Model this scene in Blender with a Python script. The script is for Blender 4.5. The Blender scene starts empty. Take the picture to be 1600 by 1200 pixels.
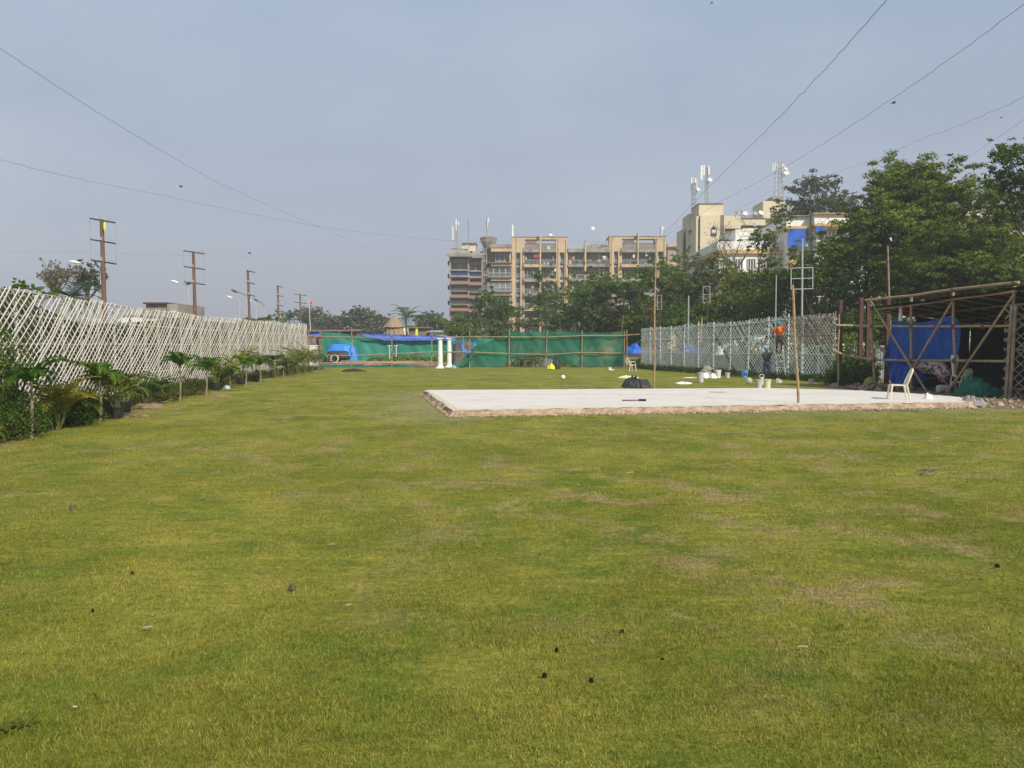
import bpy, math, random
import numpy as np
from mathutils import Vector, Matrix, noise as mnoise
scene = bpy.context.scene
# ------------------------------------------------------------------ camera, world, sun
F = 1245.0; H = 1.75; PITCH = math.atan(62/1245.0)
cd = bpy.data.cameras.new('camera'); cam = bpy.data.objects.new('camera', cd)
scene.collection.objects.link(cam); scene.camera = cam
cam.location = (0, 0, H); cam.rotation_euler = (math.radians(90)-PITCH, 0, 0)
cd.sensor_width = 36.0; cd.lens = 36*F/1600; cd.clip_start = .05; cd.clip_end = 6000
SUN_EL = math.radians(37); SUN_AZ = math.atan2(.58, -.81)
w = bpy.data.worlds.new('World'); scene.world = w; w.use_nodes = True
nt = w.node_tree; nt.nodes.clear()
N = nt.nodes.new; L = nt.links.new
out = N('ShaderNodeOutputWorld'); bg = N('ShaderNodeBackground'); L(bg.outputs[0], out.inputs[0])
sky = N('ShaderNodeTexSky'); sky.sky_type = 'NISHITA'; sky.sun_disc = False
sky.sun_elevation = SUN_EL; sky.sun_rotation = SUN_AZ; sky.air_density = 1.3; sky.dust_density = 4.0; sky.ozone_density = 1.0
bg.inputs['Strength'].default_value = .1
tc = N('ShaderNodeTexCoord'); sep = N('ShaderNodeSeparateXYZ'); L(tc.outputs['Generated'], sep.inputs[0])
ramp = N('ShaderNodeValToRGB'); L(sep.outputs['Z'], ramp.inputs[0])
cr = ramp.color_ramp
cr.elements[0].position = 0; cr.elements[0].color = (4.0, 4.15, 5.15, 1)
cr.elements[1].position = .42; cr.elements[1].color = (4.0, 5.15, 6.6, 1)
e = cr.elements.new(.14); e.color = (4.05, 4.5, 5.8, 1)
# thin high cloud veil
mp = N('ShaderNodeMapping'); mp.inputs['Scale'].default_value = (1.0, 1.3, 2.4); L(tc.outputs['Generated'], mp.inputs[0])
nz = N('ShaderNodeTexNoise'); nz.inputs['Scale'].default_value = 1.5; nz.inputs['Detail'].default_value = 8; nz.inputs['Roughness'].default_value = .55
mp.inputs['Location'].default_value = (.35, .2, 0); L(mp.outputs[0], nz.inputs[0])
r2 = N('ShaderNodeValToRGB'); L(nz.outputs[0], r2.inputs[0]); r2.color_ramp.elements[0].position = .44; r2.color_ramp.elements[1].position = .72
r2.color_ramp.elements[0].color = (0, 0, 0, 1); r2.color_ramp.elements[1].color = (.32, .32, .32, 1)
mx = N('ShaderNodeMixRGB'); mx.inputs[0].default_value = .78; L(sky.outputs[0], mx.inputs[1]); L(ramp.outputs[0], mx.inputs[2])
mx2 = N('ShaderNodeMixRGB'); L(r2.outputs[0], mx2.inputs[0]); L(mx.outputs[0], mx2.inputs[1]); mx2.inputs[2].default_value = (7.0, 7.5, 8.2, 1)
L(mx2.outputs[0], bg.inputs[0])
sd = bpy.data.lights.new('sun', 'SUN'); sun = bpy.data.objects.new('sun', sd); scene.collection.objects.link(sun)
sd.energy = 4.6; sd.angle = math.radians(1.2); sd.color = (1, .93, .82)
S = Vector((math.sin(SUN_AZ)*math.cos(SUN_EL), math.cos(SUN_AZ)*math.cos(SUN_EL), math.sin(SUN_EL)))
sun.rotation_euler = S.to_track_quat('Z', 'Y').to_euler(); sun.location = (30, -30, 60)
scene.view_settings.view_transform = 'Standard'; scene.view_settings.look = 'None'
scene.view_settings.gamma = 1; scene.view_settings.exposure = 0
scene.render.engine = 'CYCLES'; scene.cycles.max_bounces = 6; scene.cycles.transparent_max_bounces = 12
scene.cycles.volume_bounces = 1

random.seed(7); RNG = np.random.default_rng(7)
R = math.radians; PI = math.pi
# ------------------------------------------------------------------ helpers
def P(px, py, Y):
    dx = (px-800)/F; dy = -(py-600)/F
    y = math.cos(PITCH)+dy*math.sin(PITCH); z = -math.sin(PITCH)+dy*math.cos(PITCH)
    t = Y/y
    return Vector((dx*t, Y, H+z*t))
def G(px, py):
    dx = (px-800)/F; dy = -(py-600)/F
    y = math.cos(PITCH)+dy*math.sin(PITCH); z = -math.sin(PITCH)+dy*math.cos(PITCH)
    t = -H/z
    return Vector((dx*t, y*t, 0))
ORG = {}
def link(o): scene.collection.objects.link(o); return o
def meta(o, label=None, cat=None, group=None, kind=None):
    if label: o['label'] = label
    if cat: o['category'] = cat
    if group: o['group'] = group
    if kind: o['kind'] = kind
    return o
def thing(name, label, cat, loc, group=None):
    o = link(bpy.data.objects.new(name, None)); o.location = loc; o.empty_display_size = .2
    ORG[o.name] = Vector(loc); return meta(o, label, cat, group)
def copy_tree(o, parent=None):
    c = o.copy(); scene.collection.objects.link(c); ORG[c.name] = ORG.get(o.name, Vector())
    if parent: c.parent = parent
    for ch in [x for x in scene.objects if x.parent == o]: copy_tree(ch, c)
    return c
class MB:
    def __init__(s): s.v = []; s.f = []
    def add(s, vs, fs):
        n = len(s.v); s.v += [tuple(v) for v in vs]; s.f += [tuple(i+n for i in f) for f in fs]; return s
    def box(s, lo, hi, rz=0, c=None):
        x0, y0, z0 = lo; x1, y1, z1 = hi
        vs = [Vector(p) for p in ((x0,y0,z0),(x1,y0,z0),(x1,y1,z0),(x0,y1,z0),(x0,y0,z1),(x1,y0,z1),(x1,y1,z1),(x0,y1,z1))]
        if rz:
            c = Vector(c or ((x0+x1)/2, (y0+y1)/2, 0)); m = Matrix.Rotation(rz, 3, 'Z'); vs = [m@(v-c)+c for v in vs]
        return s.add(vs, [(0,3,2,1),(4,5,6,7),(0,1,5,4),(1,2,6,5),(2,3,7,6),(3,0,4,7)])
    def tube(s, pts, r, n=6, cap=True, flat=None):
        pts = [Vector(p) for p in pts]; rs = r if isinstance(r, (list, tuple)) else [r]*len(pts)
        vs = []; fs = []
        up0 = None
        for i, p in enumerate(pts):
            d = (pts[min(i+1, len(pts)-1)]-pts[max(i-1, 0)]).normalized()
            if up0 is None: up0 = Vector((0,0,1)) if abs(d.z) < .9 else Vector((1,0,0))
            a = d.cross(up0)
            if a.length < 1e-4: a = d.cross(Vector((.3,.9,.1)))
            a.normalize(); b = d.cross(a).normalized()
            for k in range(n):
                t = 2*PI*k/n+PI/n
                vs.append(p+a*math.cos(t)*rs[i]+b*math.sin(t)*rs[i])
        for i in range(len(pts)-1):
            for k in range(n): fs.append((i*n+k, i*n+(k+1)%n, (i+1)*n+(k+1)%n, (i+1)*n+k))
        if cap: fs.append(tuple(range(n-1, -1, -1))); fs.append(tuple((len(pts)-1)*n+k for k in range(n)))
        return s.add(vs, fs)
    def ribbon(s, pts, wv, tv):
        # rectangular section strip: half width vectors wv, half thickness tv
        vs = []; fs = []
        for p in pts: vs += [p-wv-tv, p+wv-tv, p+wv+tv, p-wv+tv]
        for i in range(len(pts)-1):
            a = i*4
            for k in range(4): fs.append((a+k, a+(k+1)%4, a+4+(k+1)%4, a+4+k))
        fs += [(3,2,1,0), tuple(len(vs)-4+k for k in range(4))]
        return s.add(vs, fs)
    def lathe(s, c, prof, n=14, tilt=None):
        c = Vector(c); vs = []; fs = []
        for r, z in prof:
            for k in range(n):
                v = Vector((r*math.cos(2*PI*k/n), r*math.sin(2*PI*k/n), z))
                if tilt: v = tilt@v
                vs.append(c+v)
        for i in range(len(prof)-1):
            for k in range(n): fs.append((i*n+k, i*n+(k+1)%n, (i+1)*n+(k+1)%n, (i+1)*n+k))
        fs.append(tuple(range(n-1, -1, -1))); fs.append(tuple((len(prof)-1)*n+k for k in range(n)))
        return s.add(vs, fs)
    def ball(s, c, r, n=8, m=6, sq=(1,1,1)):
        prof = [(max(.001, r*math.sin(PI*i/m)), -r*math.cos(PI*i/m)) for i in range(m+1)]
        k = len(s.v); s.lathe((0,0,0), prof, n); c = Vector(c)
        for i in range(k, len(s.v)):
            v = s.v[i]; s.v[i] = (c.x+v[0]*sq[0], c.y+v[1]*sq[1], c.z+v[2]*sq[2])
        return s
    def fb(s, x0, y0, x1, y1, Y, d):      # a box whose front face spans these picture coordinates at depth Y
        a = P(x0, y1, Y); b = P(x1, y0, Y)
        return s.box((a.x, Y, a.z), (b.x, Y+d, b.z))
    def build(s, name, m, parent=None, smooth=False, loc=None):
        org = Vector(loc) if loc is not None else (ORG[parent.name] if parent is not None else Vector())
        me = bpy.data.meshes.new(name)
        me.from_pydata([(v[0]-org.x, v[1]-org.y, v[2]-org.z) for v in s.v], [], s.f)
        me.materials.append(m); me.validate()
        if smooth: me.polygons.foreach_set('use_smooth', [True]*len(me.polygons))
        o = link(bpy.data.objects.new(name, me))
        if parent is not None: o.parent = parent
        else: o.location = org
        ORG[o.name] = org
        return o
def npmesh(name, co, nv, m, parent=None, loc=None, attrs=None, smooth=False):
    # co: (faces*nv, 3), every face has its own nv vertices
    org = np.array(loc if loc is not None else (ORG[parent.name] if parent is not None else (0,0,0)), float)
    me = bpy.data.meshes.new(name); n = len(co); nf = n//nv
    me.vertices.add(n); me.vertices.foreach_set('co', (co-org).astype(np.float32).ravel())
    me.loops.add(n); me.loops.foreach_set('vertex_index', np.arange(n, dtype=np.int32))
    me.polygons.add(nf); me.polygons.foreach_set('loop_start', np.arange(0, n, nv, dtype=np.int32))
    if attrs:
        for k, a in attrs.items():
            at = me.attributes.new(k, 'FLOAT', 'POINT'); at.data.foreach_set('value', a.astype(np.float32))
    me.update(calc_edges=True); me.materials.append(m)
    o = link(bpy.data.objects.new(name, me))
    if parent is not None: o.parent = parent
    else: o.location = Vector(org)
    ORG[o.name] = Vector(org); return o

# ------------------------------------------------------------------ materials
def newmat(name):
    m = bpy.data.materials.new(name); m.use_nodes = True; return m, m.node_tree, m.node_tree.nodes['Principled BSDF']
def mat(name, c, c2=None, scale=3., rough=.85, bump=0., bs=30., detail=6, stain=None, metal=0, stretch=None, alpha=1, spec=.3):
    m, t, b = newmat(name); N = t.nodes.new; L = t.links.new
    c2 = c2 or tuple(x*.72 for x in c)
    tc = N('ShaderNodeTexCoord'); src = tc.outputs['Object']
    if stretch:
        mp = N('ShaderNodeMapping'); mp.inputs['Scale'].default_value = stretch; L(src, mp.inputs[0]); src = mp.outputs[0]
    n = N('ShaderNodeTexNoise'); n.inputs['Scale'].default_value = scale; n.inputs['Detail'].default_value = detail; n.inputs['Roughness'].default_value = .6
    L(src, n.inputs[0]); r = N('ShaderNodeValToRGB'); L(n.outputs[0], r.inputs[0])
    r.color_ramp.elements[0].position = .33; r.color_ramp.elements[1].position = .67
    r.color_ramp.elements[0].color = (*c2, 1); r.color_ramp.elements[1].color = (*c, 1)
    col = r.outputs[0]
    if stain:
        n2 = N('ShaderNodeTexNoise'); n2.inputs['Scale'].default_value = stain[1]; n2.inputs['Detail'].default_value = 8; n2.inputs['Roughness'].default_value = .7
        mp2 = N('ShaderNodeMapping'); mp2.inputs['Scale'].default_value = (1, 1, stain[2]); L(tc.outputs['Object'], mp2.inputs[0]); L(mp2.outputs[0], n2.inputs[0])
        r3 = N('ShaderNodeValToRGB'); L(n2.outputs[0], r3.inputs[0]); r3.color_ramp.elements[0].position = stain[3]; r3.color_ramp.elements[1].position = stain[3]+.16
        mm = N('ShaderNodeMixRGB'); L(r3.outputs[0], mm.inputs[0]); L(col, mm.inputs[1]); mm.inputs[2].default_value = (*stain[0], 1); col = mm.outputs[0]
    L(col, b.inputs['Base Color']); b.inputs['Roughness'].default_value = rough; b.inputs['Metallic'].default_value = metal
    b.inputs['Specular IOR Level'].default_value = spec; b.inputs['Alpha'].default_value = alpha
    if bump:
        n4 = N('ShaderNodeTexNoise'); n4.inputs['Scale'].default_value = bs; n4.inputs['Detail'].default_value = 5; L(src, n4.inputs[0])
        bp = N('ShaderNodeBump'); bp.inputs['Strength'].default_value = bump; bp.inputs['Distance'].default_value = .05
        L(n4.outputs[0], bp.inputs['Height']); L(bp.outputs[0], b.inputs['Normal'])
    return m
def leafmat(name, cols, trans=.38, nscale=.35):
    m, t, b = newmat(name); t.nodes.remove(b); N = t.nodes.new; L = t.links.new
    out = t.nodes['Material Output']; g = N('ShaderNodeNewGeometry')
    n = N('ShaderNodeTexNoise'); n.inputs['Scale'].default_value = nscale; n.inputs['Detail'].default_value = 3; L(g.outputs['Position'], n.inputs[0])
    a = N('ShaderNodeMath'); a.operation = 'MULTIPLY_ADD'; L(g.outputs['Random Per Island'], a.inputs[0]); a.inputs[1].default_value = .55
    a2 = N('ShaderNodeMath'); a2.operation = 'MULTIPLY_ADD'; L(n.outputs[0], a2.inputs[0]); a2.inputs[1].default_value = 1.5; a2.inputs[2].default_value = -.52
    L(a2.outputs[0], a.inputs[2])
    r = N('ShaderNodeValToRGB'); L(a.outputs[0], r.inputs[0])  # leaf tones by clump; the bright end also stands for sunny highlights
    r.color_ramp.elements[0].color = (*cols[0], 1); r.color_ramp.elements[0].position = .05
    r.color_ramp.elements[1].color = (*cols[-1], 1); r.color_ramp.elements[1].position = .95
    for i, c in enumerate(cols[1:-1]):
        e = r.color_ramp.elements.new(.05+.9*(i+1)/(len(cols)-1)); e.color = (*c, 1)
    d = N('ShaderNodeBsdfDiffuse'); tr = N('ShaderNodeBsdfTranslucent'); mx = N('ShaderNodeMixShader'); mx.inputs[0].default_value = trans
    L(r.outputs[0], d.inputs[0]); L(r.outputs[0], tr.inputs[0]); L(d.outputs[0], mx.inputs[1]); L(tr.outputs[0], mx.inputs[2]); L(mx.outputs[0], out.inputs[0])
    return m
def lawnmat(name, blades):
    m, t, b = newmat(name); N = t.nodes.new; L = t.links.new
    g = N('ShaderNodeNewGeometry')
    def noise(sc, det, rough, stretch=(1,1,1), off=0):
        mp = N('ShaderNodeMapping'); mp.inputs['Scale'].default_value = stretch; mp.inputs['Location'].default_value = (off, off*.7, 0); L(g.outputs['Position'], mp.inputs[0])
        n = N('ShaderNodeTexNoise'); n.inputs['Scale'].default_value = sc; n.inputs['Detail'].default_value = det; n.inputs['Roughness'].default_value = rough
        L(mp.outputs[0], n.inputs[0]); return n.outputs[0]
    def ramp(src, p0, p1, c0=(0,0,0), c1=(1,1,1)):
        r = N('ShaderNodeValToRGB'); L(src, r.inputs[0]); r.color_ramp.elements[0].position = p0; r.color_ramp.elements[1].position = p1
        r.color_ramp.elements[0].color = (*c0, 1); r.color_ramp.elements[1].color = (*c1, 1); return r.outputs[0]
    def mix(f, a, c, mode='MIX'):
        x = N('ShaderNodeMixRGB'); x.blend_type = mode
        for s_, i in ((f, 0), (a, 1), (c, 2)):
            if isinstance(s_, float): x.inputs[i].default_value = s_
            elif isinstance(s_, tuple): x.inputs[i].default_value = (*s_, 1)
            else: L(s_, x.inputs[i])
        return x.outputs[0]
    base = ramp(noise(.55, 6, .62, (1, .8, 1)), .36, .64, (.182, .192, .028), (.305, .288, .052))      # olive to yellow green
    green = ramp(noise(.9, 7, .72, (1, .8, 1), 31), .49, .60)
    gm_ = N('ShaderNodeMath'); gm_.operation = 'MULTIPLY'; L(green, gm_.inputs[0]); gm_.inputs[1].default_value = .62; c = mix(gm_.outputs[0], base, (.130, .190, .026))
    dark = ramp(noise(.35, 3, .5, (1, 1, 1), 77), .64, .70)
    c = mix(dark, c, (.095, .155, .026))
    tan = ramp(noise(1.3, 8, .72, (1, .9, 1), 12), .50, .62)
    big = ramp(noise(.16, 2, .5, (1, 1, 1), 55), .38, .56)
    tm = N('ShaderNodeMath'); tm.operation = 'MULTIPLY'; L(tan, tm.inputs[0]); L(big, tm.inputs[1])
    c = mix(tm.outputs[0], c, (.335, .265, .110))
    at = N('ShaderNodeAttribute'); at.attribute_name = 'soil'
    du = N('ShaderNodeAttribute'); du.attribute_name = 'dust'
    c = mix(du.outputs['Fac'], c, (.33, .30, .17))
    if blades:
        rr_ = N('ShaderNodeValToRGB'); L(g.outputs['Random Per Island'], rr_.inputs[0]); e_ = rr_.color_ramp.elements; e_[0].color = (.42, .5, .4, 1); e_[1].color = (1.9, 1.65, 2.6, 1); e2 = e_.new(.45); e2.color = (1, 1, 1, 1); e3 = e_.new(.85); e3.color = (1.3, 1.25, 1.3, 1); rb = rr_.outputs[0]
        c = mix(1.0, c, rb, 'MULTIPLY')
        c = mix(1.0, c, ramp(noise(5.5, 4, .7, (.6, 1.6, 1), 19), .32, .68, (.78, .80, .78), (1.16, 1.13, 1.15)), 'MULTIPLY')  # grass tone streaks that also paint in the shading of tufts
    else:
        fine = ramp(noise(22, 5, .7, (1, .7, 1), 5), .3, .7, (.55, .6, .55), (1.3, 1.25, 1.3))
        c = mix(1.0, c, fine, 'MULTIPLY')
        mid = ramp(noise(4.0, 5, .7, (.6, 1.6, 1), 9), .32, .68, (.74, .77, .74), (1.18, 1.15, 1.17))  # turf tone streaks; dark ones also stand for shaded hollows
        c = mix(1.0, c, mid, 'MULTIPLY')
    soilc = ramp(noise(5, 8, .7, (1,1,1), 3), .35, .7, (.13, .085, .05), (.34, .25, .16))
    sm = N('ShaderNodeMath'); sm.operation = 'ADD'; L(at.outputs['Fac'], sm.inputs[0])
    sn = N('ShaderNodeMath'); sn.operation = 'MULTIPLY_ADD'; L(noise(3, 7, .7, (1,1,1), 40), sn.inputs[0]); sn.inputs[1].default_value = 1.1; sn.inputs[2].default_value = -.55
    L(sn.outputs[0], sm.inputs[1])
    c = mix(ramp(sm.outputs[0], .42, .62), c, soilc)
    L(c, b.inputs['Base Color']); b.inputs['Roughness'].default_value = 1.0; b.inputs['Specular IOR Level'].default_value = .05
    if not blades:
        b1 = N('ShaderNodeBump'); b1.inputs['Strength'].default_value = .9; b1.inputs['Distance'].default_value = .09
        L(noise(3.2, 8, .7, (.7, 1.5, 1), 3), b1.inputs['Height']); L(b1.outputs[0], b.inputs['Normal'])
    return m
M = dict(
 bamboo=mat('bamboo', (.46,.33,.19), (.27,.18,.10), 6, .6, .2, 20),
 bamboo_old=mat('weathered bamboo', (.36,.29,.20), (.19,.145,.10), 4, .7, .2, 20),
 whitewash=mat('whitewashed bamboo', (.93,.89,.79), (.76,.71,.61), 5, .7, .15, 30, stain=((.42,.36,.27), 7, 1, .66)),
 shadegrey=mat('shade greyed white bamboo', (.80,.82,.76), (.58,.60,.53), 5, .7, .15, 30),  # white painted bamboo, its shaded side put into the grey colour
 backslat=mat('shaded bamboo slats', (.70,.66,.55), (.50,.46,.38), 5, .8),  # shadow on the rear slats put into a darker colour
 canestem=mat('green cane stems', (.17,.19,.05), (.11,.12,.035), 6, .7),
 curtain=mat('curtained window', (.30,.27,.22), (.20,.18,.15), 1.5, .6), paleglass=mat('pale bluish glass', (.22,.25,.27), (.13,.15,.17), .8, .2, spec=.6),  # pane tones vary from window to window
 tanlat=mat('raw bamboo lattice', (.40,.31,.23), (.26,.2,.14), 5, .7),
 post=mat('painted fence post', (.55,.50,.42), (.33,.29,.24), 4, .8),
 rust=mat('rusty steel', (.12,.050,.036), (.065,.032,.026), 4, .75, .2, 40),
 wood=mat('old wood pole', (.20,.115,.07), (.11,.065,.045), 3, .85, .3, 20, stretch=(1,1,.2)),
 galv=mat('galvanised pipe', (.50,.52,.52), (.36,.38,.38), 3, .5, metal=.3),
 grey=mat('grey paint', (.42,.43,.43), (.32,.33,.33), 3, .6),
 white=mat('white plastic', (.82,.81,.77), (.70,.69,.64), 4, .45),
 whitep=mat('white plaster', (.88,.87,.82), (.74,.72,.66), 3, .7, .1, 20),
 cream=mat('cream plastic', (.80,.72,.55), (.68,.6,.44), 4, .5),
 chair=mat('ivory moulded plastic', (.80,.74,.56), (.66,.6,.45), 6, .4),
 black=mat('black plastic', (.02,.02,.02), (.035,.033,.03), 5, .5, .2, 20),
 darkm=mat('dark metal', (.05,.045,.04), (.03,.028,.025), 5, .6),
 net=mat('green shade net', (.010,.150,.078), (.007,.098,.056), .8, .75, .35, 3, stain=((.16,.20,.11), .35, .7, .54), alpha=.9),
 netback=mat('faded green shade net', (.035,.25,.18), (.020,.175,.125), .6, .8, .3, 2.5),
 netpile=mat('heaped green net', (.010,.150,.090), (.006,.085,.055), 4, .75, .6, 12),
 blue=mat('blue tarpaulin', (.020,.12,.55), (.013,.08,.38), 1.2, .5, .45, 4),
 blueb=mat('bright blue tarpaulin', (.035,.28,.80), (.025,.19,.62), 1.5, .5, .45, 4),
 bluev=mat('violet blue tarpaulin', (.10,.19,.72), (.07,.13,.56), 1.5, .55, .3, 4),
 blacktarp=mat('black tarpaulin', (.045,.045,.05), (.025,.025,.028), 3, .55, .6, 9),
 greytarp=mat('dusty dark tarpaulin', (.15,.13,.115), (.07,.062,.055), 2, .7, .6, 6),
 interior=mat('near black net', (.030,.030,.032), (.018,.018,.02), 1.5, .95, .4, 3),  # one near black colour for shack roof and screens
 thatch=mat('straw thatch', (.42,.31,.19), (.20,.145,.09), 12, .95, .9, 26, stretch=(1,1,.15)),
 concrete=mat('stained concrete', (.36,.33,.28), (.20,.18,.155), .6, .9, .2, 8, stain=((.10,.09,.08), .9, .5, .58)),
 tanwall=mat('tan render', (.60,.445,.275), (.50,.365,.23), .5, .9, .15, 6, stain=((.25,.19,.13), .8, .22, .55)),
 tanshade=mat('recess shaded tan render', (.36,.265,.17), (.26,.195,.125), .5, .9),  # darker copy of the tan render, balcony recess shade in the colour
 brownwall=mat('weathered brown wall', (.25,.19,.145), (.13,.105,.09), .8, .9, .3, 6, stain=((.34,.22,.15), 1.2, 1, .6)),
 creamwall=mat('cream render', (.66,.58,.40), (.60,.52,.36), .25, .9, .1, 6, stain=((.44,.38,.27), .5, .3, .66)),
 whitewall=mat('white render', (.84,.83,.78), (.72,.70,.64), .4, .85, .1, 6, stain=((.5,.47,.4), .6, .3, .68)),
 yellow=mat('yellow ochre paint', (.66,.44,.16), (.54,.35,.12), .8, .85),
 redtile=mat('red roof tile', (.33,.17,.125), (.22,.125,.10), 2, .85, .4, 12),
 glass=mat('dark window glass', (.09,.105,.115), (.05,.06,.065), .7, .12, spec=.7),
 frame=mat('window frame white', (.70,.70,.68), (.58,.58,.55), 2, .6),
 rail=mat('painted railing', (.50,.52,.52), (.36,.38,.38), 2, .6),
 soil=mat('loose soil', (.34,.22,.13), (.17,.11,.07), 6, 1, .8, 18),
 rock=mat('rubble', (.40,.36,.31), (.24,.2,.17), 6, .95, .6, 15),
 slab=mat('white floated screed', (.72,.665,.60), (.62,.57,.515), 1.1, .9, .12, 30, stretch=(.5,2.2,1), stain=((.56,.52,.475), 1.6, 1, .53)),
 slabedge=mat('cream mortar edge', (.74,.62,.47), (.56,.44,.32), 3, .95, .7, 14),
 rough=mat('crumbled mortar', (.56,.42,.29), (.26,.18,.12), 5, 1, .9, 18),
 skin=mat('skin', (.16,.075,.045), (.13,.06,.037), 6, .6),
 orange=mat('orange cotton', (.85,.17,.018), (.72,.13,.014), 4, .9, .3, 12),
 greyshirt=mat('charcoal cotton', (.065,.062,.07), (.045,.043,.05), 5, .9, .3, 12),
 denim=mat('faded denim', (.12,.17,.26), (.08,.11,.17), 5, .9, .3, 12),
 khaki=mat('olive khaki cotton', (.15,.14,.085), (.10,.09,.06), 5, .9, .3, 12),
 bluecloth=mat('sky blue head cloth', (.06,.28,.48), (.04,.20,.36), 9, .9, .3, 20),
 bark=mat('bark', (.13,.10,.075), (.07,.055,.042), 4, .95, .5, 14, stretch=(1,1,.3)),
 greybark=mat('grey branch bark', (.24,.21,.17), (.14,.12,.10), 4, .95),
 red=mat('red cloth', (.70,.06,.07), (.55,.04,.05), 4, .8), pink=mat('pink flag cloth', (.85,.16,.18), (.7,.12,.14), 4, .8),
 magenta=mat('magenta cloth', (.60,.03,.10), (.5,.02,.08), 4, .8),
 yel=mat('yellow plastic bag', (.78,.82,.05), (.6,.62,.04), 8, .5), yelcloth=mat('pale yellow cloth', (.85,.80,.42), (.7,.65,.33), 6, .8),
 bluebucket=mat('light blue bucket plastic', (.20,.42,.70), (.16,.34,.6), 5, .5), bluelabel=mat('blue bucket print', (.03,.12,.5), (.025,.1,.42), 5, .5),
 redprint=mat('red stripe', (.5,.02,.02), (.4,.02,.02), 5, .6), greybucket=mat('dusty white bucket', (.62,.60,.55), (.42,.40,.36), 7, .7),
 clear=mat('milky plastic sheet', (.60,.60,.50), (.45,.46,.36), 8, .35, alpha=.72), greycloth=mat('mauve grey cloth', (.32,.28,.28), (.20,.175,.175), 5, .95, .5, 12),
 wire=mat('grey cable', (.16,.16,.17), (.12,.12,.13), 5, .7), birdm=mat('dark feathers', (.03,.03,.035), (.02,.02,.02), 5, .8),
 brownstick=mat('brown timber', (.30,.15,.07), (.2,.1,.05), 5, .8), sack=mat('cement sack', (.36,.31,.26), (.22,.19,.16), 6, .9, .4, 12),
 tin=mat('corrugated sheet', (.38,.41,.42), (.26,.28,.29), 1.5, .6), rusttin=mat('rusty roof sheet', (.22,.14,.11), (.13,.09,.075), 1.2, .85),
 blob=mat('terracotta dish', (.35,.36,.37), (.27,.28,.29), 3, .6),
)
def floral():
    m, t, b = newmat('floral print cloth'); N = t.nodes.new; L = t.links.new
    tc = N('ShaderNodeTexCoord'); v = N('ShaderNodeTexVoronoi'); v.inputs['Scale'].default_value = 11; L(tc.outputs['Object'], v.inputs[0])
    r = N('ShaderNodeValToRGB'); r.color_ramp.interpolation = 'CONSTANT'; L(v.outputs['Color'], r.inputs[0])
    r.color_ramp.elements[0].color = (.50,.47,.43,1); r.color_ramp.elements[1].position = .45; r.color_ramp.elements[1].color = (.22,.03,.06,1)
    e = r.color_ramp.elements.new(.6); e.color = (.46,.2,.22,1); e = r.color_ramp.elements.new(.72); e.color = (.10,.11,.06,1); e = r.color_ramp.elements.new(.8); e.color = (.58,.55,.52,1)
    L(r.outputs[0], b.inputs['Base Color']); b.inputs['Roughness'].default_value = .9; return m
M['floral'] = floral()
LF = dict(
 deep=leafmat('deep green leaves', [(.034,.070,.013),(.085,.150,.026),(.200,.265,.045)]),
 mid=leafmat('mid green leaves', [(.052,.088,.018),(.125,.180,.030),(.240,.290,.055)]),
 feather=leafmat('feathery bright leaves', [(.055,.095,.018),(.145,.200,.030),(.290,.330,.060)], .35),
 olive=leafmat('olive leaves', [(.050,.072,.018),(.115,.140,.028),(.210,.220,.050)], .3),
 grey=leafmat('dusty grey green leaves', [(.050,.065,.030),(.095,.115,.050),(.15,.165,.085)], .25),  # greyer leaf colours for the sparse trees
 far=leafmat('dull far leaves', [(.050,.062,.024),(.100,.110,.042),(.190,.165,.08)], .2),
 palm=leafmat('palm leaves', [(.035,.085,.014),(.075,.150,.020),(.15,.24,.03)], .35, 1.2),
 gold=leafmat('golden palm leaves', [(.07,.11,.015),(.18,.19,.022),(.34,.26,.035)], .35, 1.2),
 dpalm=leafmat('dark palm leaves', [(.020,.055,.014),(.045,.095,.022),(.080,.14,.035)], .3, 1.2),
 shrub=leafmat('shrub leaves', [(.026,.060,.012),(.065,.125,.022),(.14,.20,.04)], .3, 1.2),
 dry=leafmat('dry brown leaves', [(.10,.07,.035),(.2,.14,.06),(.16,.17,.05)], .2, 1.2),
)
# ------------------------------------------------------------------ ground
SLAB = [(-1.45,19.35),(-3.1,27.9),(9.4,29.3),(11.9,27.9),(13.1,26.2),(13.7,24.4),(12.95,22.2)]
def pdist(x, y, poly):
    x = np.asarray(x, float); y = np.asarray(y, float); d = np.full(x.shape, 1e9); ins = np.zeros(x.shape, bool)
    for i in range(len(poly)):
        ax, ay = poly[i]; bx, by = poly[(i+1) % len(poly)]
        vx, vy = bx-ax, by-ay; t = np.clip(((x-ax)*vx+(y-ay)*vy)/(vx*vx+vy*vy), 0, 1)
        d = np.minimum(d, np.hypot(x-ax-t*vx, y-ay-t*vy))
        c = ((ay > y) != (by > y)) & (x < (bx-ax)*(y-ay)/(by-ay+1e-12)+ax); ins ^= c
    return np.where(ins, -d, d)
LFX = [(4,-7.9),(10,-9.4),(17,-10.95),(24.5,-12.3),(36,-13.6),(57,-14.65)]
def lfx(y): return np.interp(y, [a for a, _ in LFX], [b for _, b in LFX])
def rfx(y): return 14.9+(y-36.9)*(9.46-14.9)/22.0
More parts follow.
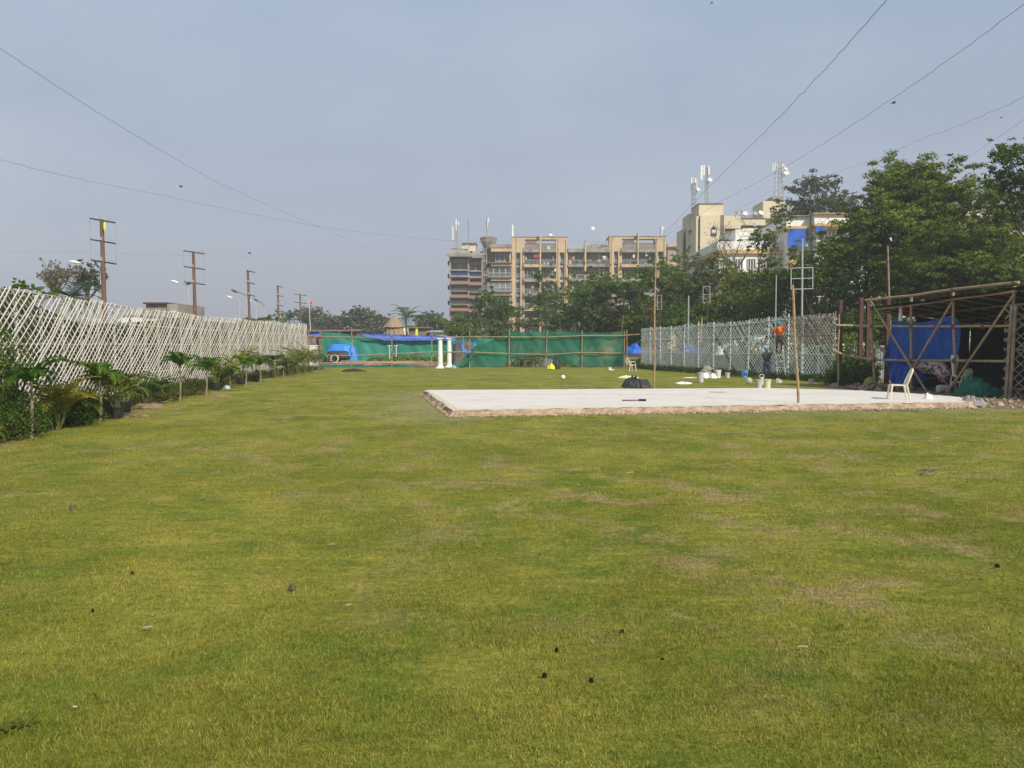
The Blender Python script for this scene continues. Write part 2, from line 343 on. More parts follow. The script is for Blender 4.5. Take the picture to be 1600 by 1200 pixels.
def soilf(x, y):
    d = pdist(x, y, SLAB)
    s = np.clip(1.05-d/.34, 0, 1)
    s = np.maximum(s, np.clip((lfx(y)+1.75-x)/.6, 0, 1)*.85)                      # bed along the left fence
    s = np.maximum(s, np.clip((x-rfx(y)+1.3)/.7, 0, 1)*.7*(y > 34))               # foot of the right fence
    s = np.maximum(s, np.clip(1-(pdist(x, y, [(13.2,21.9),(14.2,30.5),(12.6,32.6),(30,40),(30,21.5)]))/.8, 0, 1))
    s = np.maximum(s, np.clip(1-(pdist(x, y, [(9.5,29.5),(13.6,32),(14,27)]))/.9, 0, 1)*.95)
    s = np.maximum(s, np.clip((y-61)/1.5, 0, 1)*.6)
    return s
def dustf(x, y):
    d = pdist(x, y, SLAB)
    a = np.clip(1-d/2.6, 0, 1)*.55*((x < -.8))
    a = np.maximum(a, np.clip(1-d/3.0, 0, 1)*.5*(x > 3)*(y < 24))
    return a
def gz(x, y):
    n = np.sin(x*2.1+np.sin(y*1.3)*1.4)*np.sin(y*1.7+np.sin(x*.9)*1.7)*.014+np.sin(x*3.3+y*1.1+np.sin(y*2.1)*1.5)*np.sin(y*5.1-x*1.8+np.sin(x*2.7)*1.3)*.013+np.sin(x*6.1-y*2.3)*np.sin(y*8.7+x*1.4+np.sin(x*3.9))*.006
    return n*np.clip(pdist(x, y, SLAB), 0, 1)
LM = lawnmat('lawn turf', False); LB = lawnmat('grass blades', True)
ys = [-6.0]
while ys[-1] < 63: ys.append(ys[-1]+max(.11, abs(ys[-1])*.016))
xs = np.linspace(-17, 32, 330); YY, XX = np.meshgrid(np.array(ys), xs, indexing='ij')
ZZ = gz(XX, YY); ny, nx = XX.shape
me = bpy.data.meshes.new('lawn'); me.vertices.add(ny*nx); me.vertices.foreach_set('co', np.stack([XX, YY, ZZ], -1).astype(np.float32).ravel())
ii, jj = np.meshgrid(np.arange(ny-1), np.arange(nx-1), indexing='ij'); a = ii*nx+jj
q = np.stack([a, a+1, a+nx+1, a+nx], -1).reshape(-1); me.loops.add(len(q)); me.loops.foreach_set('vertex_index', q.astype(np.int32))
me.polygons.add(len(q)//4); me.polygons.foreach_set('loop_start', np.arange(0, len(q), 4, dtype=np.int32))
me.polygons.foreach_set('use_smooth', np.ones(len(q)//4, bool))
for k, fn in (('soil', soilf), ('dust', dustf)):
    at = me.attributes.new(k, 'FLOAT', 'POINT'); at.data.foreach_set('value', fn(XX.ravel(), YY.ravel()).astype(np.float32))
me.update(calc_edges=True); me.materials.append(LM)
lawn = link(bpy.data.objects.new('lawn', me)); meta(lawn, 'patchy yellow green lawn with tan worn spots', 'lawn', kind='structure')
gm = mat('dry open ground', (.24,.20,.12), (.13,.14,.06), .05, 1, .3, 2)
mb = MB(); mb.add([(-3000,-3000,-.08),(3000,-3000,-.08),(3000,3000,-.08),(-3000,3000,-.08)], [(0,1,2,3)])
meta(mb.build('ground', gm), 'dry scrubby ground around the lawn', 'ground', kind='structure')
# grass blades, thinning with distance
def blades():
    xs_, ys_ = [], []
    y = 1.3
    while y < 34:
        dy = max(.1, y*.03); wid = 2*(.8*y+1.6); dens = 15000*min(1, (3.6/y))**2.15
        n = int(dens*dy*wid); xs_.append(RNG.uniform(-wid/2, wid/2, n)); ys_.append(RNG.uniform(y, y+dy, n)); y += dy
    x = np.concatenate(xs_); y = np.concatenate(ys_)
    keep = (pdist(x, y, SLAB) > .08) & (soilf(x, y) < .55+RNG.uniform(-.2, .2, len(x))) & (x > lfx(y)+1.0)
    x, y = x[keep], y[keep]; n = len(x); z = gz(x, y)
    sc = np.clip(y/6, 1, 4)**.6
    pn = np.sin(x*3.1+np.sin(y*2.3)*2)*np.sin(y*3.7+np.sin(x*1.9)*2)*.5+.5
    h = (RNG.uniform(.012, .032, n)*(.6+.8*pn))*sc**.5; wd = RNG.uniform(.0012, .0025, n)*sc
    az = RNG.uniform(0, 2*PI, n); lean = RNG.uniform(.2, 1.15, n); la = RNG.uniform(0, 2*PI, n)
    dx, dy = np.cos(az)*wd, np.sin(az)*wd
    p0 = np.stack([x-dx, y-dy, z-.003], -1); p1 = np.stack([x+dx, y+dy, z-.003], -1)
    p2 = np.stack([x+np.cos(la)*np.sin(lean)*h, y+np.sin(la)*np.sin(lean)*h, z+np.cos(lean)*h], -1)
    co = np.stack([p0, p1, p2], 1).reshape(-1, 3)
    d = np.repeat(dustf(x, y), 3); s_ = np.repeat(soilf(x, y)*.5, 3)
    o = npmesh('grass', co, 3, LB, attrs={'soil': s_, 'dust': d})
    meta(o, 'short mown grass blades covering the near lawn', 'grass', kind='stuff')
blades()
# ------------------------------------------------------------------ slab
def slab():
    t = thing('concrete_slab', 'low whitewashed concrete platform laid on the lawn', 'platform', (5, 24, 0))
    # jittered boundary
    pts = []
    for i in range(len(SLAB)):
        a = Vector(SLAB[i]); b = Vector(SLAB[(i+1) % len(SLAB)]); n = max(4, int((b-a).length/.16))
        for k in range(n): pts.append(a.lerp(b, k/n))
    n = len(pts); cx = Vector((5, 24.4))
    def off(p, d, j):
        dirv = (p-cx).normalized(); return p+dirv*(d+random.uniform(-j, j))
    top = [off(p, -.16, .018) for p in pts]; lip = [off(p, -.02, .045) for p in pts]; foot = [off(p, .06, .05) for p in pts]; toe = [off(p, .11, .06) for p in pts]
    m = MB(); m.add([(p.x, p.y, .155) for p in top], [tuple(range(n-1, -1, -1))]); m.build('slab_top', M['slab'], t)
    m = MB(); vs = [(p.x, p.y, .153) for p in top]+[(p.x, p.y, .145+random.uniform(-.015, .005)) for p in lip]
    m.add(vs, [(i, (i+1) % n, n+(i+1) % n, n+i) for i in range(n)]); m.build('mortar_border', M['slabedge'], t)
    m = MB(); vs = [(p.x, p.y, .14+random.uniform(-.015, .005)) for p in lip]+[(p.x, p.y, .05+random.uniform(-.03, .03)) for p in foot]+[(p.x, p.y, random.uniform(.0, .02)) for p in toe]+[(off(p, .18, .04).x, off(p, .18, .04).y, -.02) for p in pts]
    fs = [(r_*n+i, r_*n+(i+1) % n, (r_+1)*n+(i+1) % n, (r_+1)*n+i) for r_ in range(3) for i in range(n)]
    m.add(vs, fs); m.build('crumbled_edge', M['rough'], t)
    # joint lines
    c = MB(); a = P(735, 617, 26); 
    c.tube([(-2.4,25.6,.156),(-1.4,25.9,.156),(1,25.4,.156),(4,25.3,.156),(8,25.7,.156),(11.5,25.6,.156)], .006, 4); c.build('screed_joint', M['rough'], t)
slab()
def solo(name, mb, m, label, cat, loc, group=None, smooth=False):
    return meta(mb.build(name, m, None, smooth, loc), label, cat, group)
# rough clods along the front edge of the slab (countless crumbs)
m = MB()
for i in range(520):
    t_ = random.random()**.9; x = -1.5+14.5*t_; y = 19.2+t_*2.75-random.uniform(0, .6)**1.8; r_ = random.uniform(.012, .05)
    m.ball((x, y, r_*.4), r_, 5, 4, (1, random.uniform(.6, 1.2), random.uniform(.5, .9)))
for i in range(160):
    t_ = random.random(); x = -1.50-1.6*t_-random.uniform(0, .10); y = 19.3+8.5*t_; r_ = random.uniform(.012, .045); m.ball((x, y, r_*.4), r_, 5, 4)
for i in range(260):
    x = random.uniform(12.6, 17); y = random.uniform(21.6, 27.5)
    if pdist(x, y, SLAB) > .1:
        r_ = random.uniform(.015, .07); m.ball((x, y, r_*.4), r_, 5, 4, (1, 1, .6))
meta(m.build('rubble_crumbs', M['rough']), 'crumbled mortar and soil clods along the slab edge', 'rubble', kind='stuff')

# ------------------------------------------------------------------ lattice fences
def wob(a, b): return mnoise.noise(Vector((a, b, 3.3)))
def lattice(curve, s0, s1, h, sp, wid, mslat, parent, seed, ang=1.0, bow=.12, z0=.05, front=1, jit=.03, name='lattice', gaps=.03, hfun=None, warp=.05, mback=None):
    """slats in both diagonals over arc s0..s1; curve(s)->(point, tangent, normal)"""
    rr = random.Random(seed)
    for sg, off in ((1, .022*front), (-1, -.004*front)):
        m = MB(); i0 = int((s0-h/ang)/sp)-2; i1 = int((s1+h/ang)/sp)+2
        for i in range(i0, i1):
            if rr.random() < gaps: continue
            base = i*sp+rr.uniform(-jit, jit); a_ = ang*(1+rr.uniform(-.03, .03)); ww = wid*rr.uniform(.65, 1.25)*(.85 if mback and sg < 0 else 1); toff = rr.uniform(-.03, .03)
            pts = []; tan = None
            bb = (bow if sg > 0 else bow*.25)*(.8+.9*wob(base*.6, 3.1))
            nseg = 9
            for k in range(nseg+1):
                z = h*k/nseg
                s_ = base+sg*(z/a_)+bb*math.sin(PI*k/nseg)
                pts.append((s_, z))
            # clip to [s0,s1]
            pc = []
            for k in range(nseg):
                (sa, za), (sb, zb) = pts[k], pts[k+1]
                ta, tb = 0., 1.
                if sa == sb: continue
                for lim, sgn in ((s0, 1), (s1, -1)):
                    fa = (sa-lim)*sgn; fb_ = (sb-lim)*sgn
                    if fa < 0 and fb_ < 0: ta, tb = 1, 0; break
                    if fa < 0: ta = max(ta, -fa/(fb_-fa))
                    if fb_ < 0: tb = min(tb, fa/(fa-fb_))
                if ta >= tb: continue
                q0 = (sa+(sb-sa)*ta, za+(zb-za)*ta); q1 = (sa+(sb-sa)*tb, za+(zb-za)*tb)
                if not pc: pc.append(q0)
                pc.append(q1)
            if len(pc) < 2: continue
            V = []
            for s_, z in pc:
                p, tg, nm = curve(s_); hs = hfun(s_)/h if hfun else 1
                zz = z0+(z)*hs*(1-z0/h)+(toff if z > h*.93 else 0)
                V.append(Vector((p[0], p[1], zz))+nm*(off+warp*wob(s_*.6, z*.9+seed)))
            p, tg, nm = curve(pc[0][0]); d = (V[-1]-V[0]).normalized(); wv = d.cross(nm).normalized()*ww*.5
            m.ribbon(V, wv, nm*.005)
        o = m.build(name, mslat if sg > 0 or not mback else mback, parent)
def curve_of(pts):
    pts = [Vector(p) for p in pts]; ls = [0]
    for a, b in zip(pts, pts[1:]): ls.append(ls[-1]+(b-a).length)
    def f(s):
        s_ = min(max(s, 0), ls[-1]-1e-6)
        for i in range(len(pts)-1):
            if s_ <= ls[i+1]: break
        a, b = pts[i], pts[i+1]; t = (s_-ls[i])/(ls[i+1]-ls[i]); p = a.lerp(b, t); tg = (b-a).normalized()
        p = p+tg*(s-s_); nm = Vector((tg.y, -tg.x, 0)); return (p.x, p.y), Vector((tg.x, tg.y, 0)), nm
    return f, ls[-1]
ptsL = [(float(np.interp(y, [a for a, _ in LFX], [b for _, b in LFX])), y) for y in (7, 10, 13.5, 17, 20.5, 24.5, 30, 36, 43, 50, 57)]
ptsL = [(x-.15*math.sin((y-7)/50*PI), y) for x, y in ptsL]
cf, LL = curve_of(ptsL)
fenceL = thing('lattice_fence', 'tall whitewashed bamboo lattice fence along the left side of the lawn', 'fence', (ptsL[0][0], ptsL[0][1], 0))
hf = lambda s: 3.0+.035*math.sin(s*.8)+.04*wob(s*.9, 1)+.16*max(0, (s-30)/20)
k = 0; s0 = 0
while s0 < LL-.1:
    s1 = min(s0+6.3, LL); near = s0 < 15
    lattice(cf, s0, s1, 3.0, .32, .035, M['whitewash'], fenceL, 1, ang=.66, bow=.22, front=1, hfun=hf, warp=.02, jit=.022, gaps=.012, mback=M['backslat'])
    s0 = s1; k += 1
s_ = 0.2
while s_ < LL:
    p, tg, nm = cf(s_); hh = hf(s_)+random.uniform(-.05, .04); lean = random.uniform(-.03, .03)
    MB().tube([Vector((p[0], p[1], -.1))-nm*.06, Vector((p[0], p[1], hh*.5))-nm*.05+tg*lean, Vector((p[0], p[1], hh))-nm*.06], [.05, .045, .04], 6).build('post', M['post'], fenceL)
    s_ += 1.42
for z in (.75, 1.75, 2.4, 2.97):
    MB().tube([Vector((*cf(s)[0], z+.03*wob(s, z)))-cf(s)[2]*.02 for s in np.arange(0, LL, 1.5)]+[Vector((*cf(LL)[0], z))-cf(LL)[2]*.02], .022, 5).build('rail', M['post'], fenceL)
q = MB(); V = []; fs = []; n = 160
for i in range(n+1):
    s_ = LL*i/n; p, tg, nm = cf(s_); ht = float(np.interp(s_, [0, 12, 15, 17, 22, 26, 52], [2.95, 2.9, 2.45, 2.3, 2.55, 2.8, 2.85]))
    for j in range(9): v = j/8; V.append(Vector((p[0], p[1], .02+ht*v+.04*wob(s_*2, 3)*v))-nm*(.22+.10*wob(s_*1.1, v*2)))
for i in range(n):
    for j in range(8): a = i*9+j; fs.append((a, a+9, a+10, a+1))
q.add(V, fs); solo('shade_net', q, mat('dusty dark green net', (.085,.095,.062), (.045,.060,.038), .5, .95, .3, 3), 'dusty dark green net hung behind the left lattice fence', 'net', (ptsL[0][0]-.3, ptsL[0][1], 0))
# right hand fence
A = Vector((14.9, 36.9)); B = Vector((9.46, 58.9)); ptsR = [tuple(A.lerp(B, t)) for t in (0, .25, .5, .75, 1)]
ptsR = [(x+.15*math.sin(i*1.7), y) for i, (x, y) in enumerate(ptsR)]
cr_, LR = curve_of(ptsR)
fenceR = thing('lattice_fence', 'shade greyed white bamboo lattice fence on the right side with bare brown corner panel', 'fence', (A.x, A.y, 0))
hr = lambda s: 3.17-.33*s/LR+.03*wob(s, 8)+(.06 if int(s/3.8) % 2 else 0)
def cr2(s):
    p, tg, nm = cr_(s); return p, tg, -nm
k = 0
for s0, s1 in ((0, 3.9), (3.9, 7.7), (7.7, 11.5), (11.5, 15.3), (15.3, 19.1), (19.1, LR)):
    lattice(cr2, s0, s1, 3.1, .25, .042, M['shadegrey'], fenceR, 20+k, ang=.95, bow=.05, front=1, hfun=hr, warp=.02, jit=.015); k += 1
def hr_up(s): return 3.17
# unpainted upper corner: brown slats laid proud of the painted ones
m = MB(); rr = random.Random(4)
for sg in (1, -1):
    for i in range(-14, 30):
        b0 = i*.25; pc = []
        for kk in range(7):
            z = 1.75+kk*(1.42/6); s_ = b0+sg*(z/1.12)
            if 0 <= s_ <= 3.9-(3.17-z)*.9: p, tg, nm = cr2(s_); pc.append(Vector((p[0], p[1], z))+nm*(.04+.012*sg))
        if len(pc) > 1: m.ribbon(pc, (pc[-1]-pc[0]).normalized().cross(cr2(0)[2]).normalized()*.026, cr2(0)[2]*.004)
m.build('bare_lattice', M['tanlat'], fenceR)
s_ = 0.0
while s_ < LR+.05:
    p, tg, nm = cr2(min(s_, LR)); hh = hr(s_)+random.uniform(.02, .16)
    MB().tube([Vector((p[0], p[1], -.1))-nm*.05, Vector((p[0], p[1], hh))-nm*.05], [.032, .027], 6).build('post', M['tanlat'] if s_ < 2 else M['shadegrey'], fenceR); s_ += 1.9 if s_ > 3 else 1.3
for z in (.25, 1.24, 2.2, 2.95):
    MB().tube([Vector((*cr2(s)[0], z*hr(s)/3.1))+cr2(s)[2]*(.03 if z < 2 else -.02) for s in np.arange(0, LR, 1.9)]+[Vector((*cr2(LR)[0], z*hr(LR)/3.1))+cr2(LR)[2]*.03], .025, 5).build('rail', M['shadegrey'], fenceR)

# ------------------------------------------------------------------ vegetation helpers
def leaf_quads(cent, rad, nl, size, rng, up=.55, aspect=.55, flat=1.):
    n = len(cent)*nl; c = np.repeat(cent, nl, 0); r = np.repeat(rad, nl)[:, None]
    d = rng.normal(size=(n, 3)); d /= np.linalg.norm(d, axis=1)[:, None]; rr_ = rng.uniform(0, 1, (n, 1))**.5
    p = c+d*rr_*r*np.array([1, 1, flat])
    nrm = rng.normal(size=(n, 3))*.55+d*.8; nrm[:, 2] += up; nrm /= np.linalg.norm(nrm, axis=1)[:, None]
    a = np.cross(nrm, rng.normal(size=(n, 3))); a /= np.linalg.norm(a, axis=1)[:, None]; b = np.cross(nrm, a)
    s = (size*rng.uniform(.6, 1.35, n))[:, None]; a = a*s; b = b*s*aspect
    return np.stack([p-a, p-b, p+a, p+b], 1).reshape(-1, 3)
def limb(mb, a, b, r0, r1, rr, bend=.15, seg=4, n=5):
    a = Vector(a); b = Vector(b); L_ = (b-a).length; pts = []
    j = Vector((rr.uniform(-1, 1), rr.uniform(-1, 1), rr.uniform(-.3, .8)))*bend*L_
    for k in range(seg+1):
        t = k/seg; pts.append(a.lerp(b, t)+j*math.sin(PI*t)+Vector((rr.uniform(-1, 1), rr.uniform(-1, 1), 0))*.02*L_*(0 < k < seg))
    mb.tube(pts, [r0+(r1-r0)*k/seg for k in range(seg+1)], n)
    return pts
def tree(name, label, px, Y, ytop, wpx, ybot=None, leaves='mid', seed=1, nlobe=11, dens=1., size=.2, sparse=0, twigs=0, lobes=None, flat=.6, group=None, base=None, cat='tree', trunkr=None, leanx=0, bark='bark', depth=1.):
    rng = np.random.default_rng(seed); rr = random.Random(seed)
    top = P(px, ytop, Y); ztop = top.z; X = top.x; Rr = wpx/2*Y/F
    zb = P(px, ybot, Y).z if ybot else ztop*.35
    zb = max(.4, zb); Rz = (ztop-zb)/2; zc = zb+Rz
    bx = X-leanx; t = thing(name, label, cat, (bx, Y, 0), group)
    cen, rad = [], []; lob = []
    for i in range(nlobe):
        while True:
            d = rng.uniform(-1, 1, 3)
            if np.linalg.norm(d) < 1: break
        d = d*np.array([.78, .78*depth, .72]); lr = rng.uniform(.34, .52)
        c = np.array([X+d[0]*Rr, Y+d[1]*Rr, zc+d[2]*Rz]); lob.append((c, lr))
        nc = int((18+44*lr)*dens)
        for k in range(nc):
            e = rng.normal(size=3); e /= np.linalg.norm(e); 
            if e[2] < -.45: e[2] *= -.6
            q = rng.uniform(.45, 1.08) if rng.random() < .8 else rng.uniform(1.05, 1.3)
            cen.append(c+e*q*lr*np.array([Rr, Rr, max(Rz, Rr*.6)])*np.array([1, 1, .8])); rad.append(rng.uniform(.07, .15)*min(Rr, Rz*1.6))
    cen = np.array(cen); rad = np.array(rad)
    lo, hi = np.percentile(cen[:, 2], 2), np.percentile(cen[:, 2], 99.7); mz = lambda z: zb+(z-lo)/(hi-lo)*(ztop-rad.mean()*.5-zb)
    xl, xh = np.percentile(cen[:, 0], 1.5), np.percentile(cen[:, 0], 98.5); mx_ = lambda x: X+(x-(xl+xh)/2)/(xh-xl)*2*Rr
    cen[:, 2] = mz(cen[:, 2]); cen[:, 0] = mx_(cen[:, 0]); lob = [(np.array([mx_(c[0]), c[1], mz(c[2])]), lr) for c, lr in lob]
    ok = cen[:, 2] > max(.3, zb-.3*Rz); cen, rad = cen[ok], rad[ok]
    if sparse: kp = rng.random(len(cen)) > sparse; cen, rad = cen[kp], rad[kp]
    nl = max(10, int(2.0*(rad.mean()/size)**2*5.5)); nl = min(nl, 62)
    co = leaf_quads(cen, rad, int(nl*1.25), size*.44, rng, flat=flat)
    mb_ = MB(); hb = max(zb*.75, .8); tr = trunkr or max(.08, Rr*.06)
    pts = limb(mb_, (bx, Y, -.05), (X*.5+bx*.5, Y, hb), tr*1.25, tr*.8, rr, .05)
    fork = pts[-1]
    for c, lr in lob:
        e = Vector(c); p2 = limb(mb_, fork-Vector((0, 0, rr.uniform(0, hb*.25))), e, tr*.5, tr*.16, rr, .12)
        idx = np.argsort(np.linalg.norm(cen-c, axis=1))[:5+twigs]
        for q in idx[::1 if twigs else 2]: limb(mb_, p2[rr.choice((2, 3, 4))], cen[q], tr*.13, tr*.04, rr, .12, 3, 4)
    mb_.build('trunk', M[bark], t, True)
    npmesh('crown', co, 4, LF[leaves], t)
    return t
def frond(mb, o, az, el, length, droop, ll, n=12, wd=.012, stem=.006):
    """arched frond: rachis + paired leaflets"""
    pts = []; p = Vector(o); e = el; seg = n; st = length/seg
    h = Vector((math.cos(az), math.sin(az), 0))
    for k in range(seg+1):
        pts.append(p.copy()); d = h*math.cos(e)+Vector((0, 0, math.sin(e))); p = p+d*st; e -= droop/seg*(.5+1.2*k/seg)
    mb.tube(pts, [stem*(1-.7*k/seg) for k in range(seg+1)], 3, False)
    side = Vector((-h.y, h.x, 0))
    for k in range(2, seg+1):
        d = (pts[k]-pts[k-1]).normalized(); l_ = ll*math.sin(PI*(.18+.78*k/seg)*.95)**.7 if k < seg else ll*.4
        for sg in (-1, 1):
            tip = pts[k]+(side*sg*.75+d*.7+Vector((0, 0, -.10-.2*random.random()))).normalized()*l_*random.uniform(.85, 1.1)
            mid = pts[k].lerp(tip, .45)+Vector((0, 0, .04*l_)); wv = d*wd
            mb.add([pts[k]-wv*.5, mid-wv, tip, mid+wv], [(0, 1, 2, 3)])
def young_palm(px, py, label, h=1.55, seed=0, leaf='palm', group='young palms on bare stems along the fence', top=None, nf=6, fl=.95, loc=None, stemr=.03):
    random.seed(seed*13+5); g = loc or G(px, py); t = thing('palm_tree', label, 'palm', g, group)
    tp = Vector(top) if top else Vector((g.x+random.uniform(-.05, .05), g.y, h))
    MB().tube([g+Vector((0,0,-.05)), g.lerp(tp, .5)+Vector((.02, 0, 0)), tp], [stemr*1.1, stemr*.9, stemr*.7], 6).build('trunk', M['bamboo_old'], t)
    m = MB(); a0 = random.uniform(0, 6)
    for k in range(nf): frond(m, tp-Vector((0,0,.02)), a0+k*2*PI/nf+random.uniform(-.3, .3), random.uniform(.75, 1.4), fl*random.uniform(.75, 1.1), random.uniform(1.5, 2.5), .30, 16, .036, .010)
    m.build('crown', LF[leaf], t); return t
def areca(loc, label, h=1.3, seed=0, leaf='gold', pot=False, group='bushy golden cane palms along the left fence', ns=12):
    random.seed(seed*17+3); loc = Vector(loc); t = thing('cane_palm', label, 'palm', loc, group)
    z0 = .26 if pot else 0
    if pot: MB().lathe(loc, [(.13, 0), (.15, .02), (.19, .27), (.205, .27), (.205, .30), (.18, .30), (.17, .27)], 14).build('pot', M['black'], t)
    m = MB(); s = MB()
    for k in range(ns):
        az = random.uniform(0, 2*PI); b = loc+Vector((math.cos(az)*.07, math.sin(az)*.07, z0)); el = random.uniform(.85, 1.45)
        tp = b+Vector((math.cos(az)*.1, math.sin(az)*.1, h*random.uniform(.2, .45))); s.tube([b, tp], [.010, .006], 4)
        frond(m, tp, az+random.uniform(-.3, .3), el, h*random.uniform(.6, .95), random.uniform(1., 2.3), .30, 15, .026, .008)
    s.build('stems', M['canestem'], t); m.build('fronds', LF[leaf], t); return t
def bush(name, label, loc, rx, ry, h, leaf='shrub', seed=0, size=.07, n=60, group=None, nl=40, cat='shrub', up=.5):
    rng = np.random.default_rng(seed+900); loc = Vector(loc); c = []
    t = thing(name, label, cat, loc, group); mb_ = MB(); rr = random.Random(seed)
    for i in range(n):
        d = rng.normal(size=3); d /= np.linalg.norm(d); d[2] = abs(d[2]); q = rng.uniform(.35, 1.0)
        c.append([loc.x+d[0]*rx*q, loc.y+d[1]*ry*q, loc.z+.08+d[2]*h*.9*q])
    c = np.array(c); rad = rng.uniform(.12, .26, n)*min(rx, ry, h)*1.2
    for i in range(0, n, 4): limb(mb_, loc, c[i], .02*h, .006*h, rr, .1, 3, 4)
    mb_.build('stems', M['bark'], t); npmesh('foliage', leaf_quads(c, rad, nl, size*.5, rng, up=up), 4, LF[leaf], t); return t
def palm(px, Y, ytop, label, fl=2.6, seed=3, leaf='dpalm', base=0):
    random.seed(seed); tp = P(px, ytop, Y); tp.z -= fl*.35; g = Vector((tp.x, Y, 0)); t = thing('palm_tree', label, 'palm', g)
    MB().tube([g, g.lerp(tp, .5)+Vector((.15, 0, 0)), tp], [.2, .15, .13], 8).build('trunk', M['greybark'], t)
    m = MB()
    for k in range(20): frond(m, tp, k*2.4, random.uniform(-.1, 1.3), fl*random.uniform(.8, 1.1), random.uniform(1.2, 2.0), fl*.24, 14, fl*.018, .03)
    m.build('crown', LF[leaf], t)
# ------------------------------------------------------------------ trees
# row beyond the green net, left to right
tg = 'trees beyond the green net'
tree('leafy_tree', 'dense round dark green tree hiding the lower left wing of the tan flats', 768, 100, 450, 84, 528, 'deep', 11, 12, 1.3, .34, group=tg)
tree('leafy_tree', 'low spreading green tree left of the round tree, above the white pillars', 728, 92, 488, 66, 530, 'mid', 12, 9, 1.2, .32, group=tg)
tree('leafy_tree', 'small pale bushy tree between the two big crowns before the tan pilasters', 822, 98, 498, 52, 534, 'olive', 13, 7, 1.1, .3, group=tg)
tree('leafy_tree', 'open light green tree covering the first balcony tower', 868, 102, 418, 84, 525, 'mid', 14, 13, 1.1, .36, .12, group=tg)
tree('leafy_tree', 'light green tree with flat top below the connecting balconies', 928, 104, 408, 74, 505, 'mid', 15, 11, 1.1, .36, .12, group=tg)
tree('leafy_tree', 'big dark broad tree below the second balcony tower', 965, 84, 430, 120, 536, 'deep', 16, 16, 1.4, .32, group=tg)
tree('leafy_tree', 'dark lower tree standing behind the green net panels', 905, 86, 470, 90, 536, 'deep', 17, 11, 1.3, .32, group=tg)
tree('leafy_tree', 'bright dense tree right of the second tower, behind the tall bamboo pole', 1042, 80, 402, 104, 520, 'mid', 18, 15, 1.3, .3, group=tg)
tree('leafy_tree', 'dusty grey green tree before the small tan annex', 1062, 110, 388, 62, 480, 'olive', 19, 8, 1., .36, .15, group=tg)
tree('leafy_tree', 'dark low tree behind the far end of the right fence', 1025, 68, 462, 100, 536, 'deep', 20, 12, 1.3, .27, group=tg)
tree('leafy_tree', 'olive open tree with bare forked limbs below the white building', 1122, 74, 398, 108, 510, 'olive', 21, 15, 1.4, .27, .1, 3, group=tg)
tree('leafy_tree', 'creeper covered tree behind the middle of the right fence', 1160, 62, 418, 96, 530, 'mid', 22, 14, 1.4, .25, .02, 2, group=tg)
tree('leafy_tree', 'slender ragged tree rising in front of the white building corner', 1207, 66, 322, 56, 455, 'mid', 23, 11, 1.3, .24, .15, 3, group=tg, trunkr=.16)
tree('leafy_tree', 'dark thicket tree behind the painter in orange', 1222, 56, 405, 120, 532, 'deep', 24, 14, 1.3, .23, .05, group=tg)
tree('leafy_tree', 'dark low tree behind the leaning rusty frame pole', 1098, 60, 470, 90, 532, 'deep', 25, 11, 1.3, .25, group=tg)
tree('leafy_tree', 'tall grey green sparse tree standing behind the white building roof', 1288, 112, 270, 136, 370, 'grey', 26, 22, 1.1, .5, .38, 4, group=tg)
tree('leafy_tree', 'dark feathery tree left of the rusty columns', 1300, 52, 366, 120, 515, 'deep', 27, 15, 1.35, .2, .05, flat=.45, group=tg)
tree('leafy_tree', 'huge feathery tree with layered bright crown above the bamboo shack', 1445, 54, 246, 236, 452, 'feather', 28, 30, 1.5, .22, .12, 3, flat=.4, group=tg, trunkr=.35)
tree('leafy_tree', 'mid green feathery tree left of the huge one, beside the white parapet', 1345, 57, 316, 116, 470, 'feather', 29, 16, 1.3, .21, .15, 2, flat=.4, group=tg)
tree('leafy_tree', 'dark leaning tree crown cut by the right edge, highest in the picture', 1612, 44, 214, 112, 330, 'deep', 30, 13, 1.5, .19, .08, 2, group=tg, leanx=-1.5)
tree('leafy_tree', 'feathery low tree right behind the shack roof', 1500, 46, 356, 180, 470, 'feather', 31, 20, 1.4, .19, .1, flat=.4, group=tg)
tree('leafy_tree', 'dark shadowy tree behind the rusty columns', 1375, 47, 420, 130, 545, 'deep', 32, 14, 1.4, .19, .0, group=tg)
tree('leafy_tree', 'deep green tree filling the gap above the lattice panel at the right edge', 1610, 42, 366, 110, 540, 'mid', 33, 13, 1.3, .19, .0, group=tg)
tree('leafy_tree', 'dark tree in the background right of the shack', 1480, 60, 400, 160, 530, 'deep', 34, 14, 1.3, .24, .0, group=tg)
tree('leafy_tree', 'broad dark tree behind the corner panel of the right fence', 1268, 62, 425, 90, 535, 'deep', 35, 11, 1.4, .24, .0, group=tg)
tree('leafy_tree', 'feathery tree between the huge crown and the right edge', 1552, 52, 278, 104, 420, 'feather', 36, 14, 1.4, .2, .05, flat=.4, group=tg)
